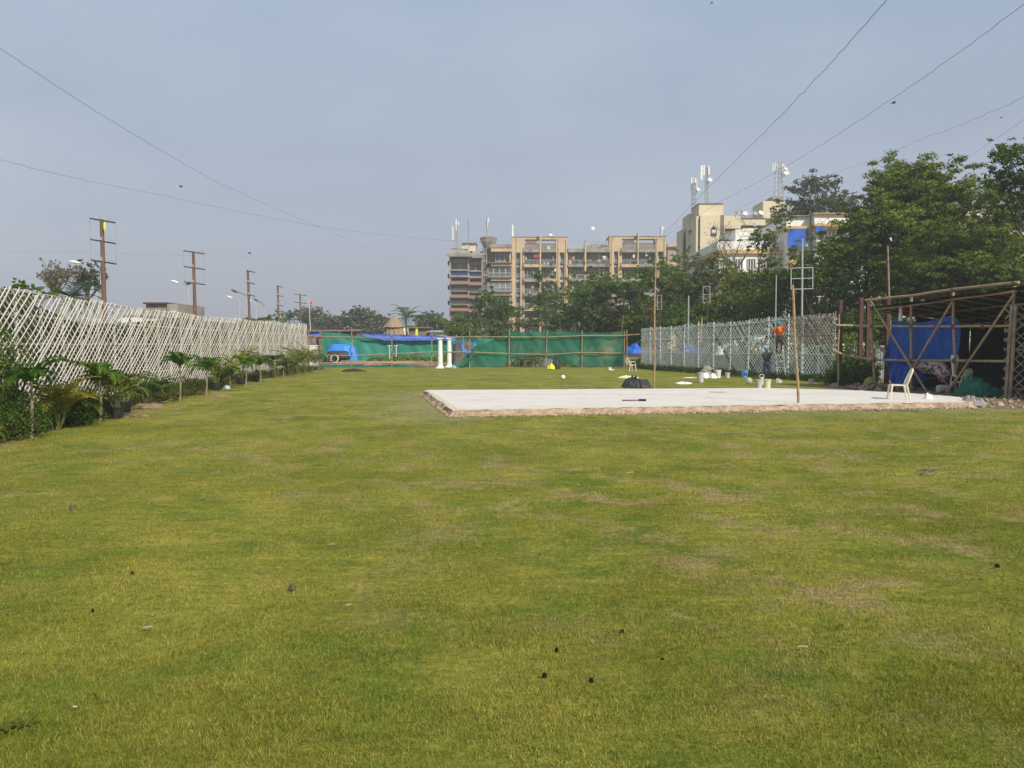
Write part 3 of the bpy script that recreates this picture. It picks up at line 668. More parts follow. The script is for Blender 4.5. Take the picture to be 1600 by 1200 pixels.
# bare twiggy tree
def bare_tree(name, label, px, Y, ytop, wpx, seed, leaf='grey', n=14, lf=70, size=.16, ybase=None, group=None):
    rr = random.Random(seed); rng = np.random.default_rng(seed); tp = P(px, ytop, Y); g = Vector((tp.x, Y, 0)); W_ = wpx/2*Y/F; Hh = tp.z
    z0 = P(px, ybase, Y).z if ybase else Hh*.35
    t = thing(name, label, 'tree', g, group); m = MB(); ends = []
    limb(m, g, (g.x, Y, z0), .16, .12, rr, .03)
    for k in range(n):
        a = rr.uniform(0, 2*PI); q = rr.uniform(.2, 1); e = Vector((g.x+math.cos(a)*W_*q, Y+math.sin(a)*W_*q, z0+(Hh-z0)*rr.uniform(.5, 1)*(1-.25*q)))
        pts = limb(m, (g.x, Y, z0*rr.uniform(.8, 1)), e, .07, .02, rr, .12, 5)
        for j in range(7):
            b_ = pts[rr.choice((2, 3, 4, 5))]; e2 = b_+Vector((rr.uniform(-1, 1), rr.uniform(-1, 1), rr.uniform(.1, 1.1)))*W_*.35; p2 = limb(m, b_, e2, .022, .008, rr, .15, 3, 4); ends.append(list(e2))
            for jj in range(2): e3 = e2+Vector((rr.uniform(-1, 1), rr.uniform(-1, 1), rr.uniform(-.1, .9)))*W_*.18; limb(m, p2[2], e3, .012, .005, rr, .1, 2, 3); ends.append(list(e3))
    m.build('trunk', M['greybark'], t); c = np.array(ends); c = c[rng.random(len(c)) < .75]
    npmesh('crown', leaf_quads(c, rng.uniform(.1, .24, len(c))*W_*.5, lf, size*.5, rng), 4, LF[leaf], t)
gl = 'thin trees behind the left fence'
bare_tree('sparse_tree', 'dry brown twiggy tree behind the left fence, left of the street lamp', 84, 60, 412, 62, 41, 'dry', 15, 10, .13, 452, gl)
bare_tree('sparse_tree', 'pale grey green twiggy tree around the first street lamp post', 136, 64, 416, 56, 42, 'grey', 14, 16, .16, 452, gl)
bare_tree('leafless_tree', 'bare branching top of a dead tree left of the huge feathery crown', 1392, 56, 258, 70, 43, 'dry', 12, 1, .1, 330)
bare_tree('leafless_tree', 'bare twiggy tree in front of the white parapet and yellow band', 1296, 74, 336, 62, 44, 'olive', 12, 2, .15, 400)
bare_tree('leafless_tree', 'bare grey forked tree against the white wall below the satellite dishes', 1150, 84, 348, 92, 45, 'olive', 12, 3, .15, 420)
tree('leafy_tree', 'flat topped green sprig of a tree at the far left over the fence', 30, 30, 438, 76, 470, 'feather', 46, 7, .9, .14, .1, flat=.3, group=gl)
palm(112, 52, 446, 'palm crown showing above the left fence below the twiggy trees', 2.4, 5, 'dpalm')
palm(634, 105, 486, 'palm rising behind the thatched hut', 2.9, 9, 'dpalm')
palm(452, 120, 490, 'small dark palm above the far end of the left fence', 2.6, 8, 'dpalm')
for i, (px, Y, yt, wp, lf, lb) in enumerate([(400, 110, 490, 76, 'mid', 'low green tree peeping over the left fence below the third utility pole'), (492, 170, 478, 66, 'far', 'hazy grey tree right of the pink flag'),
    (556, 150, 478, 76, 'far', 'broad hazy brown green tree left of the thatched hut'), (520, 155, 492, 60, 'far', 'low hazy tree between the flag and the broad tree'), (588, 160, 492, 50, 'far', 'small hazy tree touching the thatched hut'),
    (676, 140, 486, 58, 'mid', 'round dark tree between the hut and the tan flats'), (654, 145, 500, 34, 'mid', 'small round tree right of the hut'),
    (440, 190, 502, 60, 'far', 'low far tree above the end of the left fence'), (700, 150, 498, 40, 'mid', 'dark tree at the left foot of the tan flats')]):
    tree('far_tree', lb, px, Y, yt, wp, 530, lf, 60+i, 11, 1.15, .5, .05, group='hazy trees on the horizon', depth=.6)
# hedge of bushes behind the left fence
for i in range(13):
    y = 9+i*3.5; x = float(lfx(y))-2.3-random.uniform(0, .8)
    names = ['nearest', 'second', 'third', 'fourth', 'fifth', 'sixth', 'seventh', 'eighth', 'ninth', 'tenth', 'eleventh', 'twelfth', 'farthest']
    bush('hedge_bush', 'dark bush seen through the left lattice, %s of the row' % names[i], (x, y, 0), 1.3, 2.4, (2.95 if i < 4 else 2.3)+random.uniform(-.3, .3), 'shrub' if i < 7 else 'far', 200+i, .14, 85, 'bushes behind the left fence', 42)
# ground cover and shrubs in front of the left fence
rng = np.random.default_rng(5); c = []
for i in range(1500):
    y = rng.uniform(9, 56); x = float(lfx(y))+rng.uniform(.0, 1.35); c.append([x, y, rng.uniform(.02, .38)*rng.uniform(.4, 1.)])
c = np.array(c); meta(npmesh('ground_cover', leaf_quads(c, rng.uniform(.08, .22, len(c)), 34, .032, rng), 4, LF['olive']), 'creepers and weeds along the foot of the left fence', 'ground cover', kind='stuff')
c = []
for i in range(700):
    s = rng.uniform(0, LR); p, tg_, nm = cr2(float(s)); o = rng.uniform(.0, .8); c.append([p[0]+nm.x*o, p[1]+nm.y*o, rng.uniform(.0, .28)])
c = np.array(c); meta(npmesh('ground_cover', leaf_quads(c, rng.uniform(.08, .2, len(c)), 26, .04, rng), 4, LF['deep']), 'dark weeds along the foot of the right fence', 'ground cover', kind='stuff')
gs = 'shrubs in front of the left fence'
bush('shrub', 'tall dark shrub cut by the left edge, in front of the fence', (-9.75, 15.1, 0), .75, .9, 2.25, 'deep', 1, .055, 190, gs, 60)
bush('shrub', 'low dark shrub at the bottom left of the fence, behind the first palm', (-9.3, 14.5, 0), .8, .7, .9, 'shrub', 2, .05, 90, gs, 60)
bush('shrub', 'dusty low shrub between the first and second staked palms', (-9.6, 17.2, 0), .7, .9, .75, 'shrub', 3, .05, 70, gs, 60)
bush('shrub', 'leafy shrub under the golden palm beside the black pots', (-10.1, 19.3, 0), .7, .9, .75, 'shrub', 4, .05, 70, gs, 55)
bush('shrub', 'scrubby bush right of the soil mound', (-10.7, 24.4, 0), .6, 1.2, .8, 'olive', 5, .05, 60, gs, 50)
bush('shrub', 'thin scrub behind the third staked palm', (-11, 27.2, 0), .6, 1.0, .7, 'olive', 6, .05, 55, gs, 45)
def stake(px, yt, yb, label, i):
    g = G(px, yb); tp = P(px+random.uniform(-1, 1), yt, g.y)
    young_palm(px, yb, label, seed=i, top=tuple(tp), leaf='palm' if i < 6 else 'dpalm', nf=8, fl=.85)
for i, (px, yt, yb, lb) in enumerate([(49, 596, 685, 'nearest palm on a pale bare stem, above the dark shrub'), (157, 594, 660, 'second staked palm, left of the black pots'), (281, 573, 627, 'palm with two drooping fronds right of the soil mound'),
    (322, 577, 619, 'staked palm left of the white plastic scrap'), (359, 585, 607, 'short stemmed palm right of the white plastic scrap'), (384, 570, 604, 'slim palm beside a black pot in mid row'),
    (407, 572, 597, 'palm stem just left of the taller blue green crowns'), (426, 563, 590, 'tallest small palm crown of the far part of the row'), (443, 572, 590, 'palm with a thick white stem before the golden cluster'), (451, 577, 586, 'shortest white palm stem of the far row')]):
    stake(px, yt, yb, lb, i)
for i, (px, py, h, leaf, pot, lb) in enumerate([(88, 672, 1.35, 'gold', 0, 'golden cane palm between the two nearest stems'), (181, 655, 1.35, 'gold', 1, 'golden cane palm in a black pot beside the second stem'), (194, 645, 1.2, 'palm', 1, 'greener cane palm in the rear black pot'),
    (232, 634, 1.25, 'dpalm', 0, 'dark cane palm growing on the soil mound'), (338, 610, 1.5, 'gold', 1, 'golden palm in a black pot left of the plastic scrap'), (352, 606, 1.2, 'olive', 0, 'dull cane palm behind the plastic scrap'), (377, 600, 1.6, 'gold', 1, 'upright golden palm in a black pot in mid row'),
    (400, 596, 1.6, 'gold', 1, 'golden palm in a black pot right of the mid row stem'), (432, 591, 1.7, 'gold', 0, 'golden palm before the far white stems'), (455, 587, 1.9, 'gold', 0, 'bushy golden palm left end of the far cluster'), (466, 585, 1.9, 'palm', 0, 'greenish palm inside the far golden cluster'),
    (477, 583, 2.0, 'gold', 0, 'golden palm in the middle of the far cluster'), (487, 581, 2.0, 'gold', 0, 'golden palm near the end of the far cluster'), (497, 579, 1.8, 'gold', 0, 'last golden palm before the scaffold poles'), (110, 664, 1.1, 'olive', 0, 'ragged dull palm beside the nearest golden one')]):
    areca(G(px, py), lb, h*(.78 if i < 6 else .88), i, 'olive' if leaf == 'gold' and i % 2 else leaf, pot, ns=15)
# soil mounds
def heap(name, label, cat, loc, rx, ry, h, m, seed, folds=.25, group=None, n=26, freq=5, parent=None):
    mb_ = MB(); loc = Vector(loc); vs = []; fs = []
    for i in range(n+1):
        for j in range(n+1):
            u = -1+2*i/n; v = -1+2*j/n; d = max(abs(u), abs(v)); r_ = math.hypot(u, v)
            if r_ > 1e-6: u2, v2 = u*d/r_, v*d/r_
            else: u2 = v2 = 0
            e = 1+.28*wob(math.atan2(v2, u2)*1.3+seed, seed*1.7)
            z = h*max(0, 1-d**2.6)**.8*(1+folds*1.6*wob(u2*1.7+seed, v2*1.7))+h*folds*abs(mnoise.noise(Vector((u2*freq+seed, v2*freq, seed))))*(1-d*.7)*1.6
            z += h*folds*.5*abs(mnoise.noise(Vector((u2*freq*2.3+seed, v2*freq*2.3, seed+4))))*(1-d*.6)
            vs.append((loc.x+u2*rx*e, loc.y+v2*ry*e, loc.z+max(0, z)+(-.01 if d > .99 else .004)))
    for i in range(n):
        for j in range(n): a = i*(n+1)+j; fs.append((a, a+n+1, a+n+2, a+1))
    mb_.add(vs, fs)
    if parent: return mb_.build(name, m, parent, True)
    return solo(name, mb_, m, label, cat, loc, group, True)
heap('soil_mound', 'brown soil mound under the dark cane palm', 'soil', G(234, 637), .45, .4, .12, M['soil'], 3)
heap('soil_mound', 'loose soil patch in front of the black pots', 'soil', G(200, 650), .5, .25, .07, M['soil'], 5)
heap('soil_mound', 'low soil patch beside the white plastic scrap', 'soil', G(340, 619), .5, .25, .05, M['soil'], 6)
heap('plastic_scrap', 'crumpled white plastic scrap between potted palms', 'litter', G(354, 608), .13, .12, .13, M['white'], 8)
for i, (s_, hh) in enumerate(((1.2, 2.7), (4.2, 2.9), (7.2, 2.7), (10.4, 2.8), (13.6, 2.3), (17., 1.7), (20.5, 1.3))):
    p, tg, nm = cr2(s_); nmn = ['nearest', 'second', 'third', 'fourth', 'fifth', 'sixth', 'farthest'][i]
    bush('hedge_bush', 'dark bush seen through the right lattice, %s of the row' % nmn, (p[0]-nm.x*1.9, p[1]-nm.y*1.9, 0), 1.2, 2.0, hh, 'deep' if i < 5 else 'olive', 300+i, .13, 90, 'bushes behind the right fence', 42)
# palms by the right fence
for i, (px, yb, yt, lb) in enumerate([(1030, 574, 558, 'short dark palm behind the tall bamboo pole'), (1044, 576, 552, 'dark spreading palm at the left of the right fence'), (1066, 578, 548, 'palm with curved fronds on the far right fence'), (1096, 579, 542, 'narrow upright palm above the cement sacks'),
    (1127, 580, 540, 'palm crown left of the white rag on the right fence'), (1158, 583, 552, 'palm between the blue bucket and the painters'), (1190, 586, 540, 'palm hidden behind the painter in grey'), (1242, 590, 548, 'palm right of the painter in orange'), (1288, 593, 552, 'palm by the unpainted corner panel')]):
    g = G(px, yb); tp = P(px, yt+2, g.y)
    young_palm(px, yb, lb, seed=30+i, top=(tp.x, g.y, max(tp.z, .5)), leaf='dpalm', group='dark young palms along the right fence', nf=7, fl=1.0, stemr=.022)
heap('rag', 'white rag hanging on the right fence behind the buckets', 'rag', (12.25, 47.0, 1.1), .25, .06, .28, M['white'], 12)

# ------------------------------------------------------------------ tan apartment block
WR = random.Random(77)
def win(parent, x0, y0, x1, y1, Y, nm=3, m=None, transom=False):
    m = m or WR.choice(['glass', 'glass', 'glass', 'curtain', 'paleglass'])
    f = MB(); a = P(x0, y1, Y); b = P(x1, y0, Y); t = .07
    for (lx, lz, hx, hz) in ((a.x, a.z, b.x, a.z+t), (a.x, b.z-t, b.x, b.z), (a.x, a.z+t, a.x+t, b.z-t), (b.x-t, a.z+t, b.x, b.z-t)): f.box((lx, Y-.08, lz), (hx, Y+.02, hz))
    for k in range(1, nm): x = a.x+(b.x-a.x)*k/nm; f.box((x-.045, Y-.07, a.z+t), (x+.045, Y+.01, b.z-t))
    o = f.build('window', M['frame'], parent)
    MB().box((a.x+t, Y-.03, a.z+t), (b.x-t, Y+.03, b.z-t)).build('pane', M[m], o)
def railing(parent, x0, y0, x1, y1, Y, n=None, horiz=False):
    f = MB(); a = P(x0, y1, Y); b = P(x1, y0, Y); n = n or int((b.x-a.x)/.16)
    f.box((a.x, Y-.03, b.z-.07), (b.x, Y+.03, b.z))
    if horiz:
        for k in range(3): z = a.z+(b.z-a.z)*(k+.3)/3.6; f.box((a.x, Y-.02, z), (b.x, Y+.02, z+.05))
        n = 5
    for k in range(n+1): x = a.x+(b.x-a.x)*k/n; f.box((x-.015, Y-.02, a.z), (x+.015, Y+.02, b.z-.07))
    return f.build('railing', M['rail'], parent)
def flats():
    Y0 = 164.; t = thing('apartment_building', 'long tan apartment block with balconies and stained parapets behind the trees', 'building', (10, Y0, 0))
    dy = 22.8
    core = MB(); core.fb(761, 392, 1041, 551, Y0+2.2, 14); core.build('wall', M['tanshade'], t)
    def tower(pil, narrow, bal, fin, top, y_head):
        w_ = MB()
        for a, b in pil: w_.fb(a, y_head, b, 551, Y0, 2.3)
        w_.fb(pil[0][0], top, bal[0][0], y_head-.02, Y0, 2.3); w_.fb(bal[-1][1], top, pil[-1][1], y_head-.02, Y0, 2.3)
        w_.fb(bal[0][0], top, bal[-1][1], top+3.6, Y0+.02, 2.2); w_.build('tower_wall', M['tanwall'], t)
        c = MB(); c.fb(pil[0][0]-.4, top-.9, pil[-1][1]+.4, top, Y0-.1, 2.5); c.build('coping', M['concrete'], t)
        f = MB(); f.fb(fin[0], top-6, fin[1], 551, Y0-.9, 1.6); f.build('fin', M['tanwall'], t)
        bk = MB(); bk.fb(bal[0][0], top+10, bal[-1][1], y_head, Y0+7, .4); bk.fb(bal[0][0]+3, top+5.5, bal[0][0]+19, top+11, Y0+8, 1.); bk.build('penthouse', M['brownwall'], t)
        for k in range(7):
            ys_ = 413+dy*k
            for a, b in bal:
                s = MB(); s.fb(a-.4 if a == bal[0][0] else a, ys_-.2, b, ys_+4.3, Y0-.75, 3.0); s.build('balcony_slab', M['concrete'] if (k+int(a)) % 3 else M['tanwall'], t)
                win(t, a+2.5+(k % 2)*1.5, ys_-15.5, b-2.5+(k % 2), ys_-.5, Y0+2.1, 3+(k % 2), transom=True)
                railing(t, a, ys_-7.2, b, ys_-.2, Y0-.7, horiz=(k == 1 or k == 2))
            for a, b in narrow:
                win(t, a+.3, ys_-17.5, b-.3, ys_-3, Y0+.9, 1)
                s = MB(); s.fb(a, ys_+1, b, ys_+5, Y0+.4, 1.8); s.build('spandrel', M['tanwall'] if k % 2 else M['concrete'], t)
                railing(t, a, ys_-8, b, ys_-1, Y0+.3, 2, True)
        for a, b in bal:
            s = MB(); s.fb(a, 389.5, b, 394, Y0-.7, 3.0); s.build('balcony_slab', M['concrete'], t); railing(t, a, 383, b, 389.5, Y0-.6)
    tower([(800, 806), (813, 819.5), (869, 875), (881.7, 887.5)], [(806, 813), (875, 881.7)], [(819.5, 843), (845.5, 869)], (843, 845.6), 370.5, 394.5)
    tower([(952, 959.5), (965, 972), (1023.5, 1028), (1035, 1041)], [(959.5, 965), (1028, 1035)], [(972, 995), (998.3, 1023.5)], (995, 998.2), 369.6, 393)
    # connecting range
    for k in range(-1, 7):
        ys_ = 413+dy*k
        s = MB(); s.fb(887.6, ys_-.5 if k >= 0 else 388, 951.9, ys_+3.8 if k >= 0 else 394, Y0-.3, 3); s.build('balcony_slab', M['concrete'], t)
        railing(t, 888, ys_-7 if k >= 0 else 380, 951.5, ys_-.5 if k >= 0 else 388, Y0-.2)
        if k >= 0:
            for a, b in ((894, 908), (921, 933), (940, 950)): win(t, a, ys_-15, b, ys_-.8, Y0+2.1, 3 if b-a > 11 else 2)
            
            for xa, xb in ((889, 893), (909.5, 912.5), (934, 939)): MB().fb(xa, ys_-18, xb, ys_-.6, Y0+1.3, 1).build('pier', M['tanwall'], t)
    f = MB(); f.fb(912.8, 381, 916.2, 551, Y0-.6, 1.5); f.build('fin', M['tanwall'], t)
    r_ = MB(); r_.fb(917, 383.5, 940, 388, Y0+4, 3); r_.fb(924, 381, 951, 384, Y0+7, 3); r_.build('roof_room', M['concrete'], t)
    # middle bay with banded windows
    m_ = MB()
    for k in range(7):
        yb = 388+dy*k; m_.fb(767, yb, 799.8, yb+5, Y0-.4, 2.8)
    m_.fb(796, 386, 799.8, 551, Y0+.3, 2); m_.build('band_wall', M['tanwall'], t)
    g_ = MB(); g_.fb(765, 381.5, 800, 387, Y0-.5, 4); g_.build('roof_edge', M['concrete'], t)
    for k in range(7):
        yb = 394+dy*k
        if k in (1, 2): win(t, 762, yb+1.5, 799, yb+15.5, Y0+.2, 4); railing(t, 762, yb+9, 799, yb+15, Y0-.15)
        else: win(t, 774, yb+2, 795, yb+15, Y0+1.2, 3)
        s = MB(); s.fb(762, yb+15.6, 800, yb+17, Y0-.9, 3); s.build('ledge', M['brownwall'], t)
    # service strip
    s = MB(); s.fb(754, 388, 761.2, 551, Y0+.6, 6); s.build('service_wall', M['brownwall'], t)
    s = MB()
    for x in (756, 760): a = P(x, 392, Y0+.4); s.tube([a, (a.x, a.y, 0)], .09, 6)
    for y in range(396, 545, 11): s.fb(754.5, y, 760.5, y+2, Y0+.2, .5)
    s.build('drain_pipe', M['concrete'], t)
    # left wing
    wv = MB(); wv.fb(702.5, 398, 754, 551, Y0+1.6, 11); wv.build('wing_wall', M['brownwall'], t)
    pr = MB()
    for a in (702.5, 731.2, 752.4): pr.fb(a, 398, a+2.2, 551, Y0-.2, 1.9)
    pr.build('wing_pillars', M['concrete'], t)
    for a, b, yt, ye in ((697.5, 737.5, 388, 397), (737.6, 755, 392, 399)):
        p0 = P(a, ye, Y0-1.4); p1 = P(b, ye, Y0-1.4); q0 = P(a+7 if a < 700 else a, yt, Y0+3); q1 = P(b-8 if a < 700 else b, yt, Y0+3)
        r_ = MB(); d = Vector((0, 9, 0)); u = Vector((0, 0, -.5))
        r_.add([p0, p1, q1, q0, p0+u, p1+u, q1+u+d*.2, q0+u+d*.2], [(0, 1, 2, 3), (4, 7, 6, 5), (0, 4, 5, 1), (1, 5, 6, 2), (2, 6, 7, 3), (3, 7, 4, 0)]); r_.build('roof', M['concrete'], t)
    for (a, b, dd) in ((705, 731, 0), (733.5, 752.3, 1.5)):
        win(t, a, 401+dd, b, 421+dd, Y0+1.4, 2); c = MB(); c.fb(a+2, 404+dd*3, b-2, 411+dd*2, Y0+.7, .15); c.build('laundry', mat('mixed laundry', (.55,.36,.3), (.2,.12,.1), 3, .9), t)
        s = MB(); s.fb(a, 421+dd, b, 423+dd, Y0-.5, 2); s.build('ledge', M['concrete'], t)
        s = MB(); s.fb(a+1, 423.2+dd, b-1, 430+dd, Y0-.1, .1); s.build('blue_screen', mat('dark blue awning', (.03,.05,.16), (.02,.035,.1), 1, .8), t)
        s = MB(); s.fb(a-1, 430+dd, b+1, 433+dd, Y0-.5, 2); s.build('ledge', M['concrete'], t)
        for k in range(5):
            y = 438+dd+21.*k
            aw = MB(); q = [P(a-1.5, y+5, Y0-1.3), P(b+1, y+5, Y0-1.3), P(b+.5, y, Y0+.6), P(a, y, Y0+.6)]; u = Vector((0, 0, -.16))
            aw.add(q+[v+u for v in q], [(0,1,2,3),(4,7,6,5),(0,4,5,1),(1,5,6,2),(2,6,7,3),(3,7,4,0)]); aw.build('awning', M['redtile'], t)
            win(t, a+2, y+6.5, b-2, y+14.5, Y0+1.4, 3); railing(t, a+.5, y+12, b-.5, y+16, Y0-.3)
            s = MB(); s.fb(a, y+16, b, y+18, Y0-.4, 2); s.build('ledge', M['brownwall'], t)
    for i, y in enumerate((408, 428, 446, 470)):
        s = MB(); s.fb(699.5, y, 702.4, y+6, Y0+2+i % 2, 2.); s.build('side_box', M['darkm'], t)
    # roof things on the building
    s = MB(); s.fb(722, 380, 743.5, 392.5, Y0+2.5, 4); s.build('stair_room', M['creamwall'], t); s = MB(); s.fb(721, 379, 744.5, 380, Y0+2, 5); s.build('stair_room_roof', M['concrete'], t)
    ct = P(763.5, 389, Y0+3); tk = MB(); tk.lathe(ct, [(1.0, -2), (1.0, 0.1), (1.65, 1.4), (1.75, 2.0)], 10); tk.build('water_tank', M['concrete'], t)
    tk = MB(); tk.lathe(ct, [(1.8, 2.0), (1.75, 2.3), (1.2, 2.45)], 10); tk.build('tank_lid', M['redtile'], t)
    s = MB(); s.fb(1041.3, 381, 1062, 551, Y0+3, 9); s.build('annex_wall', M['tanwall'], t); s = MB(); s.fb(1041.3, 384.5, 1064, 386.2, Y0+2.2, 10); s.build('annex_cornice', M['concrete'], t)
    for k in range(5):
        win(t, 1044, 392+dy*k, 1058, 404+dy*k, Y0+2.9, 3)
    for i, (x0, y0, x1, y1) in enumerate([(1009, 389.5+3.5, 1011.5, 400), (866, 419, 868.5, 424), (938+3, 400, 945+1.5, 405), (989, 397, 993, 403)]):
        s = MB(); s.fb(x0, y0, x1, y1, Y0-.2, .5); s.build('air_conditioner', M['white'], t)
    s = MB(); s.fb(855, 384.5, 859.5, 389.5, Y0-.55, .4); s.build('roof_box', M['white'], t)
    rr = random.Random(31); cols = [(.5,.12,.1),(.62,.6,.55),(.12,.2,.4),(.55,.4,.12),(.2,.3,.2),(.4,.25,.35)]; cm = [mat('cloth tint', c, None, 4, .9) for c in cols]
    for k in range(6):
        for x0, x1 in ((821, 842), (847, 867), (889, 911), (918, 950), (973, 994), (999.5, 1022)):
            y = 413+dy*k
            for j in range(3):
                x = rr.uniform(x0, x1-3); q = rr.random()
                if q < .35: MB().fb(x, y-12, x+rr.uniform(1, 2.6), y-12+rr.uniform(3, 6), Y0-.35, .05).build('laundry', rr.choice(cm), t)
                elif q < .55: MB().fb(x, y-5.2, x+2.6, y-1.2, Y0+1.4, .4).build('air_conditioner', M['white'], t)
                elif q < .75: MB().ball(P(x, y-4, Y0+.3), .42, 7, 5, (1, .8, 1.2)).build('pot_plant', LF['mid'], t)
    for a, b in ((806.5, 372), (872, 372), (884, 374), (955.5, 372), (1026, 372), (1038, 372), (817, 396)):
        c = P(a, b, Y0-.06); MB().tube([(c.x, Y0-.07, c.z), (c.x, Y0-.07, .3)], .055, 5).build('drain_pipe', M['concrete'], t)
    return t
flats()
g = P(838, 400, 163.2); m = MB(); m.fb(834, 398, 842, 402.5, 163.15, .1); solo('cloth', m, M['magenta'], 'magenta cloth drying on the top balcony beside the fin of the tan flats', 'laundry', (g.x, 163.2, g.z-.3))
def mast(name, label, px, yb, yt, Y, panels=(), r=.07, lattice_w=0, group=None, m='galv', cat='antenna', dishes=()):
    b = P(px, yb, Y); tp = P(px, yt, Y); t = thing(name, label, cat, b, group)
    mm = MB(); mm.tube([b, tp], [r, r*.6], 6)
    if lattice_w:
        hh = tp.z-b.z; n = max(5, int(hh/.8)); lw = lattice_w
        for sx, sy in ((1, 1), (1, -1), (-1, -1), (-1, 1)): mm.tube([b+Vector((sx*lw, sy*lw, 0)), tp+Vector((sx*lw*.6, sy*lw*.6, -hh*.05))], .045, 4)
        for k in range(n):
            z0 = b.z+hh*k/n*.95; z1 = b.z+hh*(k+1)/n*.95; w0 = lw*(1-.4*k/n)
            for sx, sy, ex, ey in ((1, 1, 1, -1), (1, -1, -1, -1), (-1, -1, -1, 1), (-1, 1, 1, 1)):
                mm.tube([(b.x+sx*w0, b.y+sy*w0, z0), (b.x+ex*w0, b.y+ey*w0, z1)], .03, 3); mm.tube([(b.x+sx*w0, b.y+sy*w0, z1), (b.x+ex*w0, b.y+ey*w0, z1)], .03, 3)
    mm.build('mast', M[m], t)
    for (x0, y0, x1, y1) in panels:
        q = MB(); q.fb(x0, y0, x1, y1, Y-.3, .25); c = P((x0+x1)/2, (y0+y1)/2, Y-.1); q.tube([c, (b.x, Y, c.z)], .03, 4); q.build('antenna_panel', M['white'], t)
    for (x, y, r_) in dishes:
        c = P(x, y, Y-.4); q = MB(); q.lathe(c, [(.02, 0), (r_*.6, .06), (r_, .22), (r_*.95, .24), (r_*.5, .1)], 12, Matrix.Rotation(R(75), 3, 'X')); q.build('dish', M['white'], t)
    return t
ga = 'antennas on the tan flats'
mast('antenna_mast', 'white panel antennas on a tripod at the left roof corner of the tan flats', 714, 389, 350, 166, [(711.8, 343, 713.8, 361), (706.5, 353, 708.2, 366), (715.6, 346, 717, 353), (706.8, 366, 708.6, 375)], .1, .5, ga)
mast('radio_mast', 'thin pointed mast above the cream stair room', 732, 379, 338, 167, [], .05, .25, ga)
mast('antenna_mast', 'cluster mast above the round water tank', 760.5, 374, 337, 167, [(763, 340, 764.5, 347), (761.3, 342, 762.4, 356)], .1, .12, ga)
mast('whip_antenna', 'thin whip antenna right of the water tank', 770.5, 374, 334, 167, [], .035, 0, ga)
mast('antenna_mast', 'single white panel antenna on the corner of the first tower', 801.2, 370, 350, 165, [(800, 351, 802.4, 370)], .05, 0, ga)
mast('antenna_mast', 'leaning mast with small dish above the connecting range', 925, 388, 355, 166, [], .04, 0, ga, dishes=[(927, 357, .42)])
mast('whip_antenna', 'thin grey whip antenna right of the leaning mast', 936, 383, 352, 166, [], .04, 0, ga)
mast('antenna_mast', 'white antenna with hooked panel on the second tower roof', 1032.6, 369, 354, 165, [(1033.6, 354, 1037, 359), (1033.3, 359, 1034.6, 369)], .1, 0, ga)
mast('whip_antenna', 'faint thin antenna at the right roof end of the first tower', 869, 370, 358, 165, [], .03, 0, ga)
c = P(860, 368, 165); m = MB(); m.lathe(P(859.5, 370, 165), [(.35, 0), (.5, .15), (.5, .45), (.3, .6)], 12); solo('water_drum', m, M['white'], 'small white drum on the roof of the first tower', 'tank', P(859.5, 370, 165))
for i, (px, py, Y, r_, lb) in enumerate([(913, 379, 164, .45, 'grey dish on the fin top between the tan towers'), (947, 374, 166, .45, 'pale dish beside the second tan tower'), (730, 386, 165.5, .5, 'grey dish before the cream stair room')]):
    c = P(px, py, Y); t = thing('satellite_dish', lb, 'satellite dish', c-Vector((0, 0, .5)), 'dishes on the tan flats')
    MB().lathe(c, [(.02, 0), (r_*.6, .05), (r_, .16), (r_*.97, .18), (r_*.5, .08)], 12, Matrix.Rotation(R(60), 3, 'X')@Matrix.Rotation(R(20*(i-1)), 3, 'Y')).build('reflector', M['blob'], t); MB().tube([c, c-Vector((0, -.2, .6))], .04, 5).build('stand', M['darkm'], t)

